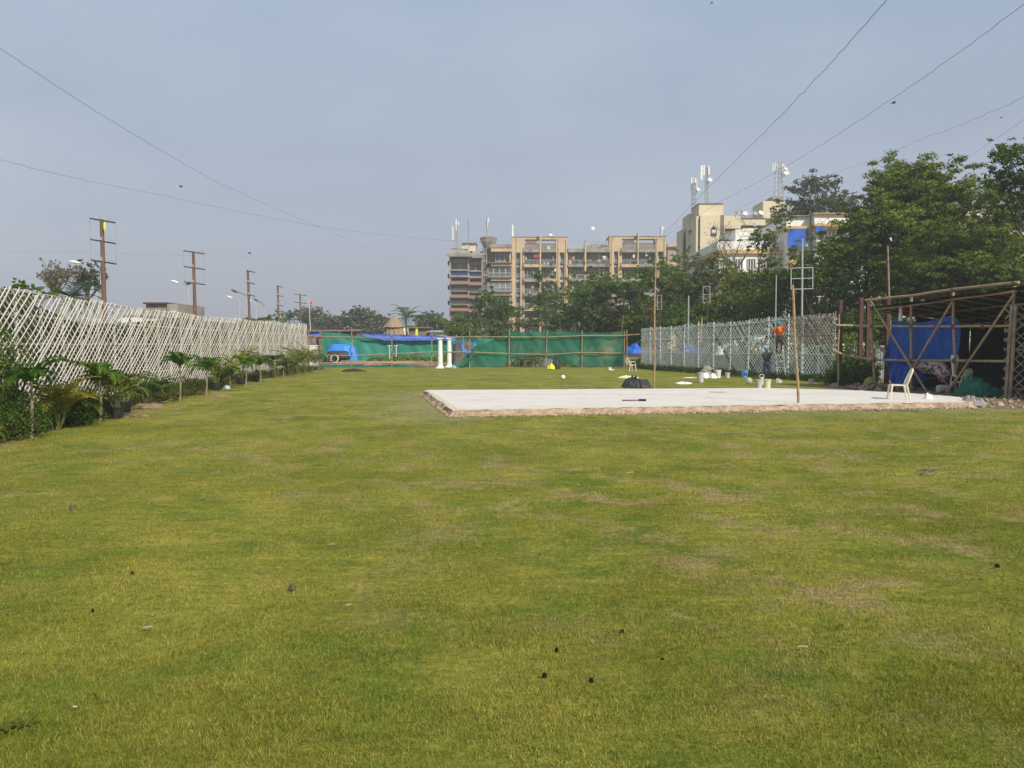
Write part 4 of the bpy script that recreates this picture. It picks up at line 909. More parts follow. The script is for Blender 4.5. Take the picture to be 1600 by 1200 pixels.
# ------------------------------------------------------------------ cream tower block
def cream():
    Y0 = 130.; t = thing('apartment_building', 'cream stepped tower block with antennas on its roof', 'building', (33, Y0, 0))
    m = MB()
    m.fb(1092, 337.3, 1129, 545, Y0, 9); m.fb(1085.5, 337.8, 1091.9, 545, Y0+.4, 8.6)
    m.fb(1074, 334, 1086, 545, Y0+5, 5); m.fb(1063, 358.5, 1068, 545, Y0+7, 4)
    m.fb(1129.2, 337.2, 1158, 357, Y0+1.5, 8); m.fb(1129.2, 357.1, 1132.5, 545, Y0+1.5, 8); m.fb(1132.7, 375, 1158, 545, Y0+1.6, 8)
    m.fb(1158.1, 341, 1196, 352, Y0+2, 8); m.fb(1158.1, 356, 1196, 545, Y0+2.4, 8)
    m.build('wall', M['creamwall'], t)
    m = MB(); m.fb(1092, 318, 1130.5, 337.1, Y0+1, 5); m.build('penthouse', M['creamwall'], t)
    m = MB(); m.fb(1091.6, 317.2, 1131, 318, Y0+.8, 5.4); m.fb(1157.9, 340.3, 1197, 341, Y0+1.8, 8.3); m.build('coping', M['concrete'], t)
    m = MB(); m.fb(1132.7, 357.1, 1148.5, 374.9, Y0+1.9, .5); m.fb(1158.1, 352.1, 1196, 355.9, Y0+3.4, .5); m.build('jali_screen', M['brownwall'], t)
    m = MB(); m.fb(1125.5, 336, 1131.5, 380, Y0-.06, .05); m.build('stain_streak', M['brownwall'], t)
    m = MB(); a = P(1110.5, 382, Y0-.05); b = P(1120, 357, Y0-.05); apx = P(1115.2, 352.5, Y0-.05)
    m.add([(a.x, Y0-.03, b.z), (b.x, Y0-.03, b.z), (apx.x, Y0-.03, apx.z)], [(0, 1, 2)]); m.box((a.x, Y0-.03, a.z+1.3), (b.x, Y0-.02, b.z)); m.build('niche_shade', M['darkm'], t)  # flat dark plate painting the shade of the recess on the wall
    m = MB(); m.fb(1112.2, 359, 1118.6, 364.5, Y0-.12, .08); m.build('window_grille', M['frame'], t)
    for k in range(6):
        win(t, 1079, 360+k*20, 1083.5, 375+k*20, Y0+4.9, 1); m = MB(); a = P(1077, 361+k*24, Y0+4); m.fb(1077, 360+k*24, 1085, 361.3+k*24, Y0+3.6, 1.4); m.build('sunshade', M['concrete'], t)
    m = MB(); m.fb(1192, 314, 1232, 341, Y0+9, 6); m.build('rear_penthouse', M['creamwall'], t)
    m = MB(); m.fb(1207, 306.5, 1224, 313.8, Y0+10, 4); m.build('mast_plinth', M['concrete'], t)
    m = MB(); m.fb(1208, 311, 1209, 312, Y0+9.9, .2)
    for x in (1159, 1170, 1181, 1192): a = P(x, 341, Y0+2.2); m.tube([a, a+Vector((0, 0, .5))], .03, 4)
    a = P(1158, 339, Y0+2.2); b = P(1196, 339, Y0+2.2); m.tube([a, b], .03, 4); m.build('roof_rail', M['darkm'], t)
cream()
gc = 'antenna masts on the cream block'
mast('antenna_mast', 'left bristling antenna mast on the cream block', 1084.5, 334, 277, 136, [(1079.3, 277.5, 1081, 300), (1085.5, 278, 1088, 286), (1082, 277, 1083.6, 286), (1088.4, 280, 1089.6, 300)], .07, .42, gc, dishes=[(1091, 296, .35)])
mast('antenna_mast', 'middle antenna mast with tall white panels on the cream penthouse', 1104.5, 317.5, 258, 133, [(1094.5, 258.5, 1098, 281), (1099, 258, 1101.5, 274), (1106.5, 259, 1109, 273)], .09, .3, gc, dishes=[(1109.5, 281, .4)])
mast('antenna_tower', 'rightmost lattice antenna tower beside the sparse tree top', 1217, 306.5, 252, 141, [(1207, 256, 1208.6, 268), (1220.5, 255, 1224, 276), (1210.5, 254, 1212, 266), (1225, 258, 1226.4, 280)], .1, .75, gc, dishes=[(1228.5, 270, .5), (1228, 264, .35)])
for i, px in enumerate((1149, 1157, 1165, 1172.5, 1180, 1188.5, 1178)):
    py = (334, 333, 334, 333.5, 334, 333, 352)[i]; Y = 132.5 if i < 6 else 131; c = P(px, py, Y); r_ = .42
    wd_ = ('first from the left', 'second from the left', 'third, pale', 'fourth, on a long stand', 'fifth', 'large pale one at the right end', 'dark one lower down')[i]
    t = thing('satellite_dish', 'roof dish on the cream block, %s' % wd_, 'satellite dish', c-Vector((0, 0, .8)), 'row of dishes on the cream block roof')
    MB().lathe(c, [(.02, 0), (r_*.6, .05), (r_, .16), (r_*.97, .18), (r_*.5, .08)], 12, Matrix.Rotation(R(62), 3, 'X')@Matrix.Rotation(R(-25+8*i), 3, 'Y')).build('reflector', M['white'] if i in (2, 5) else M['blob'], t)
    MB().tube([c, c-Vector((0, -.2, .8))], .04, 5).build('stand', M['darkm'], t)
# ------------------------------------------------------------------ white and yellow building
def whiteb():
    Y0 = 100.; t = thing('apartment_building', 'white building with yellow bands and blue sheets behind the trees at right', 'building', (40, Y0, 0))
    m = MB(); m.fb(1120.5, 377, 1232, 390, Y0, 18); m.fb(1121, 396.2, 1232, 548, Y0+.3, 17); m.build('wall', M['whitewall'], t)
    m = MB(); m.fb(1120.8, 390.1, 1232.2, 396.1, Y0-.15, 17.8); m.build('yellow_band', M['yellow'], t)
    m = MB(); m.fb(1149, 358.5, 1229, 380, Y0+10, 8); m.build('upper_wall', M['whitewall'], t)
    m = MB()
    for x0, x1, y in ((1157, 1180, 360.5), (1161, 1172, 368.5), (1155, 1185, 374)): m.fb(x0, y, x1, y+.5, Y0+9.95, .04)
    m.build('cornice_line', M['brownwall'], t)
    for i, (x0, x1, yt, d) in enumerate(((1229, 1265.5, 337.5, 0), (1272.5, 1348, 333.6, 1), (1352, 1440, 330, 0), (1446, 1508, 328, 1), (1512, 1640, 322, 0))):
        Yb = Y0-2-d
        m = MB(); m.fb(x0, yt, x1, yt+15.5, Yb, 14); m.fb(x0, yt+19.5, x0+3, 548, Yb+.1, 14); m.fb(x1-3, yt+19.5, x1, 548, Yb+.1, 14); m.fb(x0+3.1, yt+19.5, x1-3.1, 548, Yb+1.6, 12)
        m.build('wing_wall', M['whitewall'], t)
        m = MB(); m.fb(x0-.3, yt+15.6, x1+.3, yt+19.4, Yb-.2, 14); m.build('yellow_band', M['yellow'], t)
        m = MB(); m.fb(x0-1, yt-1.2, x1+1, yt-.1, Yb-.5, 15); m.build('roof_trim', M['yellow'] if i == 1 else M['concrete'], t)
        for k in range(5):
            yy = yt+24+k*30
            for j in range(max(2, int((x1-x0)/18))):
                xa = x0+5+j*(x1-x0-8)/max(2, int((x1-x0)/18)); win(t, xa, yy, xa+10, yy+16, Yb+1.5, 2)
            m = MB(); m.fb(x0+3, yy+17, x1-3, yy+23, Yb, 1.6); m.build('balcony', M['whitewall'] if k % 2 == 0 or i == 1 else M['yellow'], t)
        if i < 2:
            m = MB(); m.fb(x0+2, yt+19.6, x1-6 if i == 0 else x0+17, yt+(48 if i == 0 else 31), Yb-.35, .12); m.build('blue_sheet', M['blue'], t)
    m = MB(); m.fb(1265.6, 333, 1272.4, 548, Y0+2, 12); m.build('stair_shaft', M['concrete'], t)
    for k in range(4):
        m = MB(); m.fb(1121, 425+30*k, 1231, 430+30*k, Y0-.1, .35); m.build('yellow_band', M['yellow'], t)
        for j in range(5): win(t, 1128+j*20, 404+30*k, 1141+j*20, 421+30*k, Y0+.2, 3)
whiteb()
for i, (px, lb) in enumerate(((1127, 'left dark dish on the white parapet'), (1137, 'middle dark dish on the white parapet'), (1156, 'right dark dish on the white parapet'))):
    c = P(px, 375.5, 100.8); t = thing('satellite_dish', lb, 'satellite dish', c-Vector((0, 0, .15)), 'dishes on the white parapet')
    MB().lathe(c-Vector((0, 0, .1)), [(.42, 0), (.36, .12), (.22, .22), (.02, .27)], 12).build('reflector', M['darkm'], t); MB().tube([c, c-Vector((0, 0, .2))], .04, 5).build('stand', M['darkm'], t)

# ------------------------------------------------------------------ utility poles behind the left fence
up = []
for i, (px, yt, Y, fw, lb) in enumerate([(159, 343, 37.5, .52, 'nearest brown utility pole with a tall frame and yellow insulators'), (302, 393, 50, .6, 'second utility pole, behind the middle of the left fence'), (387.5, 423, 63, .35, 'third utility pole, thin frame on its right side'),
    (434, 447, 80, .35, 'fourth utility pole with a narrow frame'), (469, 460, 93, .55, 'farthest utility pole with two crossarms')]):
    b = P(px+5-i, 500, Y); b.z = 0; tp = P(px, yt, Y); t = thing('utility_pole', lb, 'utility pole', b, 'utility poles behind the left fence')
    MB().tube([b, b.lerp(tp, .5), tp], [.13, .105, .085], 8).build('pole', M['wood'], t)
    zs = [tp.z-.03, tp.z-(1.0 if i < 2 else .95), tp.z-(1.95 if i < 2 else 1.9)]
    x0, x1 = (tp.x-fw*.9, tp.x+fw*1.1) if i < 2 else ((tp.x-.08, tp.x+.5) if i < 4 else (tp.x-.7, tp.x+.75))
    for k, z in enumerate(zs if i < 4 else zs[:2]):
        MB().tube([(x0, Y-.18, z+.06), (x1, Y+.12, z-.1)], .035, 5).build('crossarm', M['darkm'], t)
        for xx in (x0+.15, tp.x, x1-.22, x1-.06): MB().lathe((xx, Y-.1, z+.02), [(.035, 0), (.05, .05), (.03, .1), (.045, .14), (.02, .17)], 7).build('insulator', M['grey'], t)
    if i < 4:
        for xx, yy in ((x0, Y-.18), (x1, Y+.12)): MB().tube([(xx, yy, zs[0]), (xx, yy, zs[2])], .018, 4).build('frame_rod', M['galv'], t)
    if i == 0: MB().lathe((tp.x+.2, Y-.15, tp.z-.55), [(.03, 0), (.06, .1), (.06, .3), (.03, .4)], 8).build('yellow_cover', M['yel'], t)
# ------------------------------------------------------------------ street lamps
for i, (px, yt, hx, hy, Y, dbl, lb) in enumerate([(149, 414, 121, 410, 71, 0, 'nearest street lamp with a bird on its arm'), (294, 446, 276, 441, 93, 0, 'second street lamp, left of the second utility pole'), (374, 470, 361, 465, 122, 0, 'third street lamp, left of the third utility pole'),
    (400, 475, 391, 470, 133, 0, 'fourth street lamp, right of the third utility pole'), (414, 478, 402, 470, 140, 1, 'fifth street lamp with a dark arm'), (453, 497, 437, 494, 150, 1, 'farthest street lamp near the small palm'), (385.6, 463, 369, 456, 110, 1, 'street lamp hidden behind the third utility pole')]):
    tp = P(px, yt, Y); b = Vector((tp.x, Y, 0)); hd = P(hx, hy, Y); t = thing('street_lamp', lb, 'street lamp', b, 'street lamps beyond the left fence')
    MB().tube([b, tp], [.12, .07], 7).build('pole', M['galv'], t); MB().tube([tp, tp.lerp(hd, .5)+Vector((0, 0, .12)), hd], .045, 5).build('arm', M['darkm' if dbl else 'galv'], t)
    d = (hd-tp).normalized(); q = MB(); q.tube([hd-d*.25, hd, hd+d*.35, hd+d*.75], [.05, .13, .16, .05], 8); q.build('lamp_head', M['darkm' if dbl and i != 5 else 'white'], t)
# ------------------------------------------------------------------ far low buildings left
b = P(255, 500, 60); m = MB(); m.fb(228, 476, 262, 520, 60, 6); m.fb(262, 474.5, 279, 520, 60.2, 5)
t = thing('low_building', 'flat roofed concrete building showing over the left fence', 'building', (b.x, 60, 0)); m2 = MB(); a = P(228, 474, 60); c = P(279, 474, 60)
MB().box((a.x, 60, 0), (a.x+1.65, 66, a.z)).build('wall', M['concrete'], t); MB().box((a.x+1.66, 59.8, 0), (c.x, 65, a.z-.05)).build('front_wall', M['concrete'], t)
MB().box((a.x-.1, 59.7, a.z-.05), (a.x+1.7, 66.2, a.z+.06)).build('roof', M['rust'], t); win(t, 266, 486, 275, 496, 59.8, 2)
t = thing('white_shed', 'white panelled shed seen through the left lattice', 'shed', (-17.5, 37, 0))
a = P(190, 517, 37); c = P(222, 493, 37); MB().box((a.x, 37, 0), (c.x, 40, c.z)).build('wall', M['whitewall'], t); MB().box((a.x-.1, 36.9, c.z), (c.x+.1, 40.1, c.z+.08)).build('roof', M['tin'], t)
# boundary wall on the far side behind the left fence
t = thing('boundary_wall', 'long grey brown wall seen through the far lattice', 'wall', (-18, 50, 0)); a = MB(); a.box((-19.6, 26, 0), (-19.35, 78, 2.5)); a.build('wall', M['brownwall'], t); MB().box((-19.65, 26, 2.5), (-19.3, 78, 2.58)).build('coping', M['concrete'], t)

# ------------------------------------------------------------------ bamboo scaffold screen and green nets
YS = 60.5
t = thing('scaffold_screen', 'bamboo pole screen across the far end of the lawn', 'fence', (-2, YS, 0))
def jpole(m_, a, b, r, n=6, seg=6, j=.02):
    a = Vector(a); b = Vector(b); pts = [a.lerp(b, k/seg)+Vector((random.uniform(-j, j), random.uniform(-j, j), random.uniform(-j, j)))*(0 < k < seg) for k in range(seg+1)]
    return m_.tube(pts, [r*(1+.0*k) for k in range(seg+1)], n)
random.seed(3)
for px, yt, yb in ((500, 517, 574), (549.5, 515, 574.5), (612, 523, 574.5), (674.5, 520, 571), (733.8, 517, 575), (795.4, 516.5, 575), (855, 516, 571), (909, 516, 573.5), (975, 516.5, 573), (979.5, 515, 573), (483, 515, 574), (724, 526, 554)):
    g = P(px, yb, YS); tp = P(px+random.uniform(-.6, .6), yt, YS)
    if px == 855: g = P(852.5, yb, YS)
    if px != 724: g.z = 0
    jpole(MB(), g, tp, .034).build('post', M['bamboo'], t)
random.seed(3)
for pts in ([(480, 525), (549, 526.8), (612, 527.3), (674, 527.5), (733, 526.2), (795, 526.2), (855, 526.5), (909, 524.5), (975, 524), (1000, 522)], [(490, 555), (549, 555.5), (612, 553), (674, 550), (733, 550), (795, 552.3), (855, 554), (909, 551), (975, 551.8)]):
    q = MB(); q.tube([P(x, y, YS-.07)+Vector((0, 0, random.uniform(-.01, .01))) for x, y in pts], .034, 6); q.build('rail', M['bamboo'], t)
q = MB()
for px in (500, 549.5, 612, 674.5, 733.8, 795.4, 855, 909, 975):
    for y in (526, 552.5): MB().ball(P(px, y, YS-.04), .075, 6, 5).build('rope_tie', M['wood'], t)
def cloth(name, label, cat, top, bot, Y, m, amp=.12, freq=1.2, nu=90, nv=30, seed=0, slope=0., group=None, diag=.6):
    """hanging sheet between two outlines given in picture coordinates on one plane"""
    m_ = MB(); vs = []; fs = []
    tx = [p[0] for p in top]; ty = [p[1] for p in top]; bx = [p[0] for p in bot]; by = [p[1] for p in bot]
    for i in range(nu+1):
        u = i/nu; xt = np.interp(u, np.linspace(0, 1, len(tx)), tx) ; yt = np.interp(xt, tx, ty) if all(tx[k] < tx[k+1] for k in range(len(tx)-1)) else np.interp(u, np.linspace(0, 1, len(ty)), ty)
        xb = np.interp(u, np.linspace(0, 1, len(bx)), bx); yb = np.interp(u, np.linspace(0, 1, len(by)), by)
        for j in range(nv+1):
            v = j/nv; px = xt+(xb-xt)*v; py = yt+(yb-yt)*v; p = P(px, py, Y)
            w_ = mnoise.noise(Vector((p.x*freq+seed, p.z*freq*diag+p.x*.25, seed)))*1.0+.5*mnoise.noise(Vector((p.x*freq*2.6, p.z*freq*1.1, seed+3)))+.35*(1-abs(mnoise.noise(Vector(((p.x+p.z*.8)*freq*1.3, (p.z-p.x*.3)*freq*.5, seed+9))))*2)
            vs.append((p.x, p.y+amp*w_*math.sin(PI*min(1, v*4)/2)*1.0+slope*v, max(p.z, .012)))
    for i in range(nu):
        for j in range(nv): a_ = i*(nv+1)+j; fs.append((a_, a_+nv+1, a_+nv+2, a_+1))
    m_.add(vs, fs); mid = P((tx[0]+tx[-1])/2, max(by), Y); o = m_.build(name, m, None, True, (mid.x, Y, 0)); meta(o, label, cat, group)
    return o
cloth('shade_net', 'big green shade net draped over the scaffold, lifted in the middle', 'net', [(733.5, 553), (736, 548), (742, 541), (760, 536), (780, 526), (795, 519), (825, 518.5), (855, 517.5), (880, 518), (910, 519.5), (940, 520), (975, 518)],
      [(700, 573.8), (735, 574.4), (770, 574.4), (786, 573), (798, 563), (815, 559.5), (832, 559), (852, 560), (868, 563.5), (885, 569), (908, 572), (976.5, 572.6)], YS+.12, M['net'], .16, .75, 130, 34, 2, group='green nets at the far end')
q = MB(); q.tube([P(716, 574, YS-.1), P(722, 572, YS-.15), P(735, 560, YS-.05), P(742, 541, YS)], [.05, .12, .14, .06], 7); solo('net_roll', q, M['netpile'], 'rolled edge of green net trailing to the ground right of the pillars', 'net', G(718, 574))
cloth('shade_net', 'faded green net wall behind the scaffold on the left', 'net', [(502, 519), (530, 520.5), (560, 525), (640, 526), (713, 527), (760, 529), (790, 529)], [(502, 565), (560, 565.5), (640, 566), (713, 566.5), (760, 566.5), (790, 566.5)], 80, M['netback'], .35, .5, 120, 24, 7, group='green nets at the far end')
cloth('blue_tarpaulin', 'long blue tarpaulin over the faded net wall', 'tarpaulin', [(566, 522), (600, 522), (632, 523.5), (680, 524), (712, 526)], [(568, 525), (600, 531), (632, 532), (680, 531.5), (712, 532.5)], 79.5, M['bluev'], .12, .9, 60, 8, 4)
cloth('blue_tarpaulin', 'small blue tarpaulin at the left end beside the fence', 'tarpaulin', [(484, 521), (501, 521.5)], [(485, 526), (501, 526)], 79, M['bluev'], .08, 1, 14, 6, 5)
cloth('dark_screen', 'dark grey screen behind the left end of the scaffold', 'screen', [(481, 526), (502, 526)], [(481, 566), (503, 566)], 81, M['greytarp'], .1, 1, 14, 10, 6)
# posts of the back net, lean poles
q = MB()
for px in (502, 530, 560, 632, 660, 713, 760): a = P(px, 518 if px < 531 else 522, 80.3); q.tube([(a.x, 80.3, 0), a], .05, 5)
solo('bamboo_posts', q, M['bamboo_old'], 'bamboo frame holding the faded net wall', 'frame', (-12, 80.3, 0))
for i, (x0, y0, x1, y1, lb) in enumerate([(487, 528, 504, 558, 'bamboo leaning right behind the end of the left fence'), (492, 527, 490, 562, 'upright bamboo by the white block')]):
    a = P(x0, y0, 70); b = P(x1, y1, 70); b.z = 0; q = MB(); q.tube([b, a], .06, 6); solo('bamboo_pole', q, M['bamboo_old'], lb, 'pole', b)
t = thing('post_frame', 'two short white posts in front of the faded net', 'posts', P(610, 565, 75))
t.location.z = 0; ORG[t.name] = Vector(t.location)
for px, yt in ((608.5, 540), (619, 540)):
    a = P(px, yt, 75); MB().tube([(a.x, 75, 0), a], .045, 6).build('post', M['frame'], t)
    MB().tube([(a.x-.2, 75, a.z), (a.x+.2, 75, a.z)], .035, 5).build('arm', M['frame'], t)
# grass and weeds by the back net
rng = np.random.default_rng(9); c = np.array([[rng.uniform(-14, -3.5), rng.uniform(72, 79.3), rng.uniform(0, .7)*rng.uniform(.3, 1)] for _ in range(420)]); c = c[(c[:, 0] > -13.5)]
meta(npmesh('ground_cover', leaf_quads(c, rng.uniform(.15, .4, len(c)), 26, .09, rng), 4, LF['feather']), 'green weeds in front of the faded net wall', 'ground cover', kind='stuff')
c = np.array([[rng.uniform(-1, 20), rng.uniform(63, 72), rng.uniform(0, .6)*rng.uniform(.3, 1)] for _ in range(380)])
meta(npmesh('ground_cover', leaf_quads(c, rng.uniform(.15, .4, len(c)), 22, .09, rng), 4, LF['olive']), 'low weeds behind the green shade net', 'ground cover', kind='stuff')
# heap of bamboo poles on the ground
rb = random.Random(8)
for i in range(44):
    y = rb.uniform(61.8, 76); x = rb.uniform(-13.2, -7)+(y-61)*-.1; L_ = rb.uniform(3.2, 6); az = rb.uniform(-.25, .22); z = rb.uniform(.06, .30)*(1-(y-61)/40)
    q = MB(); q.tube([(x-L_/2*math.cos(az), y-L_/2*math.sin(az), z), (x, y, z+.03), (x+L_/2*math.cos(az), y+L_/2*math.sin(az), z+rb.uniform(-.05, .08))], [.05, .045, .035], 6)
    o = solo('bamboo_pole', q, M['bamboo'] if i % 3 else M['bamboo_old'], 'loose bamboo pole lying in the pile between the scaffold and the net wall', 'pole', (x, y, 0), 'bamboo poles lying at the far end')
heap('net_strip', 'green net strip lying on the ground under the scaffold at left', 'net', (-13.2, 60.9, 0), 2.6, .5, .12, M['netpile'], 4, .5)
heap('net_strip', 'flat green net strip along the foot of the bamboo pile', 'net', (-9.2, 60.7, 0), 2.6, .28, .08, M['netpile'], 9, .5)
heap('black_heap', 'flat heap of black plastic on the lawn before the scaffold', 'heap', G(553, 581), .8, .3, .16, M['black'], 14, .35)
# tarped cart
t = thing('tarped_cart', 'loaded cart under a bright blue sheet with leaning wheels', 'cart', G(530, 566)); g = Vector(t.location); Yc = g.y
b0 = MB()
def loft(rings): 
    n = len(rings[0]); vs = [v for r_ in rings for v in r_]; fs = [(i*n+k, i*n+(k+1) % n, (i+1)*n+(k+1) % n, (i+1)*n+k) for i in range(len(rings)-1) for k in range(n)]; fs += [tuple(range(n-1, -1, -1)), tuple((len(rings)-1)*n+k for k in range(n))]; return vs, fs
def lump(c, sx, sy, h, taper, seed, nr=8, n=28, jit=.08):
    rings = []
    for i in range(nr+1):
        v = i/nr; k_ = (1-taper*v)*(1 if i < nr else .75); rings.append([Vector((c[0]+math.copysign(abs(math.cos(a))**.6, math.cos(a))*sx*k_*(1+jit*wob(a*2.2+seed, v*2)), c[1]+math.copysign(abs(math.sin(a))**.6, math.sin(a))*sy*k_*(1+jit*wob(a*2+seed, v*2+5)), c[2]+h*v*(1+jit*.6*wob(a*1.5+seed, 3)*(v > .4)))) for a in [2*PI*q/n for q in range(n)]])
    return loft(rings)
q = MB(); q.add(*lump((g.x-.1, Yc+1.3, .55), 1.5, .9, 1.2, .35, 3)); q.build('blue_cover', M['blueb'], t)
q = MB(); q.add(*lump((g.x+1.1, Yc+1.0, 0), .62, .6, 1.5, .5, 5)); q.build('cover_flap', M['blueb'], t)
q = MB(); q.add(*lump((g.x-.15, Yc+.3, .45), 1.15, .6, .65, .2, 6, jit=.14)); q.build('black_load', M['blacktarp'], t)
q = MB(); q.add(*lump((g.x-.9, Yc, 0), .6, .5, .42, .35, 7)); q.build('black_sack', M['black'], t)
def ring(c, r_, th, m, par, name, squash=1.):
    q = MB(); n = 22; pts = [Vector((c.x+math.cos(2*PI*k/n)*r_, c.y+math.sin(2*PI*k/n)*.06, c.z+math.sin(2*PI*k/n)*r_*squash)) for k in range(n+1)]
    q.tube(pts, th, 6, False); return q.build(name, m, par)
for px, mm, r_ in ((506.5, 'bamboo_old', .36), (522.5, 'cream', .36), (536.5, 'darkm', .34)):
    c = P(px, 560.5, Yc-.35); ring(c, r_, .055 if mm != 'darkm' else .03, M[mm], t, 'wheel')
# white block, at the fence end
t = thing('white_block', 'small white masonry block at the end of the left fence', 'block', G(487, 574)); g = Vector(t.location); a = P(481, 541, g.y); b = P(494, 541, g.y)
MB().box((a.x, g.y, 0), (b.x, g.y+.6, a.z)).build('body', M['whitewall'], t); MB().box((a.x-.04, g.y-.05, a.z), (b.x+.04, g.y+.65, a.z+.08)).build('cap', M['whitep'], t)
# pillars
for i, (px, lb) in enumerate(((688, 'left one of two white fluted pillars at the scaffold'), (702, 'right one of two white fluted pillars at the scaffold'))):
    g = G(px, 575.5-i*1.5); t = thing('pillar', lb, 'pillar', g, 'white pillars'); tp = P(px, 528, g.y).z
    n = 24; rings = []
    for z, r_ in ((.18, .2), (.25, .175), (tp*.5, .165), (tp-.2, .15), (tp-.15, .18)):
        rings.append([Vector((g.x+math.cos(2*PI*k/n)*r_*(1 if k % 2 else .9), g.y+math.sin(2*PI*k/n)*r_*(1 if k % 2 else .9), z)) for k in range(n)])
    q = MB(); q.add(*loft(rings)); q.build('shaft', M['whitep'], t)
    q = MB(); q.box((g.x-.27, g.y-.27, 0), (g.x+.27, g.y+.27, .1)); q.lathe((g.x, g.y, .1), [(.24, 0), (.25, .04), (.21, .09)], 20); q.build('base', M['whitep'], t)
    q = MB(); q.box((g.x-.22, g.y-.22, tp-.06), (g.x+.22, g.y+.22, tp)); q.lathe((g.x, g.y, tp-.15), [(.16, 0), (.21, .09)], 20); q.build('capital', M['whitep'], t)
# dark tarped pile with blue sling
t = thing('covered_pile', 'pile under a dusty dark tarpaulin beside the pillars', 'pile', G(725, 571)); g = Vector(t.location)+Vector((0, 1.6, 0))
q = MB(); q.add(*lump((g.x-.15, g.y, 0), 1.05, .9, 1.95, .22, 11, 10, 40, .13)); q.build('dark_tarp', M['greytarp'], t, True)
q = MB(); a, b, c, d = P(718, 533, YS+.45), P(722, 545, YS+.35), P(733, 555, YS+.3), P(743, 533, YS+.45)
q.tube([a, b, c], [.07, .12, .16], 7); q.tube([c, P(740, 545, YS+.35), d], [.14, .11, .06], 7); q.build('blue_sling', M['blueb'], t)
heap('blue_bag', 'light blue bag at the foot of the pillars', 'bag', G(709, 575), .22, .15, .16, M['bluebucket'], 16)
# flag
b = P(487, 520, 88); b.z = 0; tp = P(482.5, 466, 88); t = thing('flag_pole', 'leaning pole with a pink pennant left of the hazy trees', 'flag', b)
MB().tube([b, tp], [.05, .03], 6).build('pole', M['frame'], t); q = MB(); a = P(481.5, 467, 88); c = P(491.5, 476.5, 88); d = P(482.5, 474, 88)
n = 8; vs = []; fs = []
for i in range(n+1):
    u = i/n; vs += [a.lerp(c, u)+Vector((0, .12*math.sin(u*7), 0)), d.lerp(c, u)+Vector((0, .12*math.sin(u*7+.4), -.05*math.sin(u*5)))]
for i in range(n): fs.append((2*i, 2*i+1, 2*i+3, 2*i+2))
q.add(vs, fs); q.build('pennant', M['pink'], t)
# thatched hut
t = thing('thatched_hut', 'conical straw thatched hut above the blue tarpaulin', 'hut', P(616, 560, 95)); t.location.z = 0; ORG[t.name] = Vector(t.location); g = Vector(t.location)
za, ze, zb = P(616, 492.5, 95).z, P(616, 510, 95).z, P(616, 527, 95).z
rr = random.Random(2); n = 40
def cone(r0, r1, z0, z1, jit, nr=5, cxx=0):
    rings = []
    for i in range(nr+1):
        v = i/nr; rings.append([Vector((g.x+cxx*v+math.cos(2*PI*k/n)*(r0+(r1-r0)*v)*(1+rr.uniform(-jit, jit)), g.y+math.sin(2*PI*k/n)*(r0+(r1-r0)*v)*(1+rr.uniform(-jit, jit)), z0+(z1-z0)*v+rr.uniform(-.06, .06)*(i == 0))) for k in range(n)])
    return loft(rings)
q = MB(); q.add(*cone(1.25, .1, ze-.1, za, .06)); q.build('roof', M['thatch'], t)
q = MB(); q.add(*cone(1.8, .9, .6, ze+.05, .10)); q.build('straw_wall', M['thatch'], t)
q = MB()
for k in range(14): a = k*2*PI/14; q.tube([(g.x+math.cos(a)*1.9, g.y+math.sin(a)*1.9, 0), (g.x+math.cos(a)*.95, g.y+math.sin(a)*.95, ze+.1)], .05, 5)
q.build('poles', M['bamboo'], t)
# sheds beyond the net wall
def shed(label, x0, x1, yt, Y, d, m1, m2, zb=0):
    a = P(x0, yt, Y); b = P(x1, yt, Y); t = thing('shed', label, 'shed', ((a.x+b.x)/2, Y, 0), 'low sheds beyond the net wall')
    MB().box((a.x, Y, 0), (b.x, Y+d, a.z-.15)).build('wall', m1, t)
    q = MB(); n = 30
    for k in range(n): x = a.x-.3+(b.x-a.x+.6)*k/n; q.add([(x, Y-.4, a.z-.1), (x+(b.x-a.x+.6)/n, Y-.4, a.z-.1), (x+(b.x-a.x+.6)/n, Y+d+.3, a.z+.12+.05*(k % 2)), (x, Y+d+.3, a.z+.12+.05*((k+1) % 2))], [(0, 1, 2, 3)])
    q.box((a.x-.3, Y-.42, a.z-.16), (b.x+.3, Y-.4, a.z-.08)); q.build('roof', m2, t)
shed('long low shed with a dark roof at the left end', 479, 538, 516, 86, 5, M['brownwall'], M['rusttin'])
shed('small shed with a sagging rusty roof', 539, 556, 515.5, 84, 4, M['rusttin'], M['rusttin'])
shed('brown shed right of the thatched hut', 638, 668, 511, 100, 6, M['brownwall'], M['rusttin'])
shed('grey shed with a white front left of the tan flats', 671, 703, 517, 98, 5, M['whitewall'], M['tin'])
shed('pale roofed shed just behind the hut', 630, 645, 507, 118, 5, M['whitewall'], M['tin'])
q = MB(); c = P(651, 520, 83); q.add(*lump((c.x, 83, c.z-.35), .17, .12, .75, .3, 3, 5, 12)); solo('yellow_cloth', q, M['yel'], 'yellow cloth hung up right of the thatched hut', 'cloth', c)
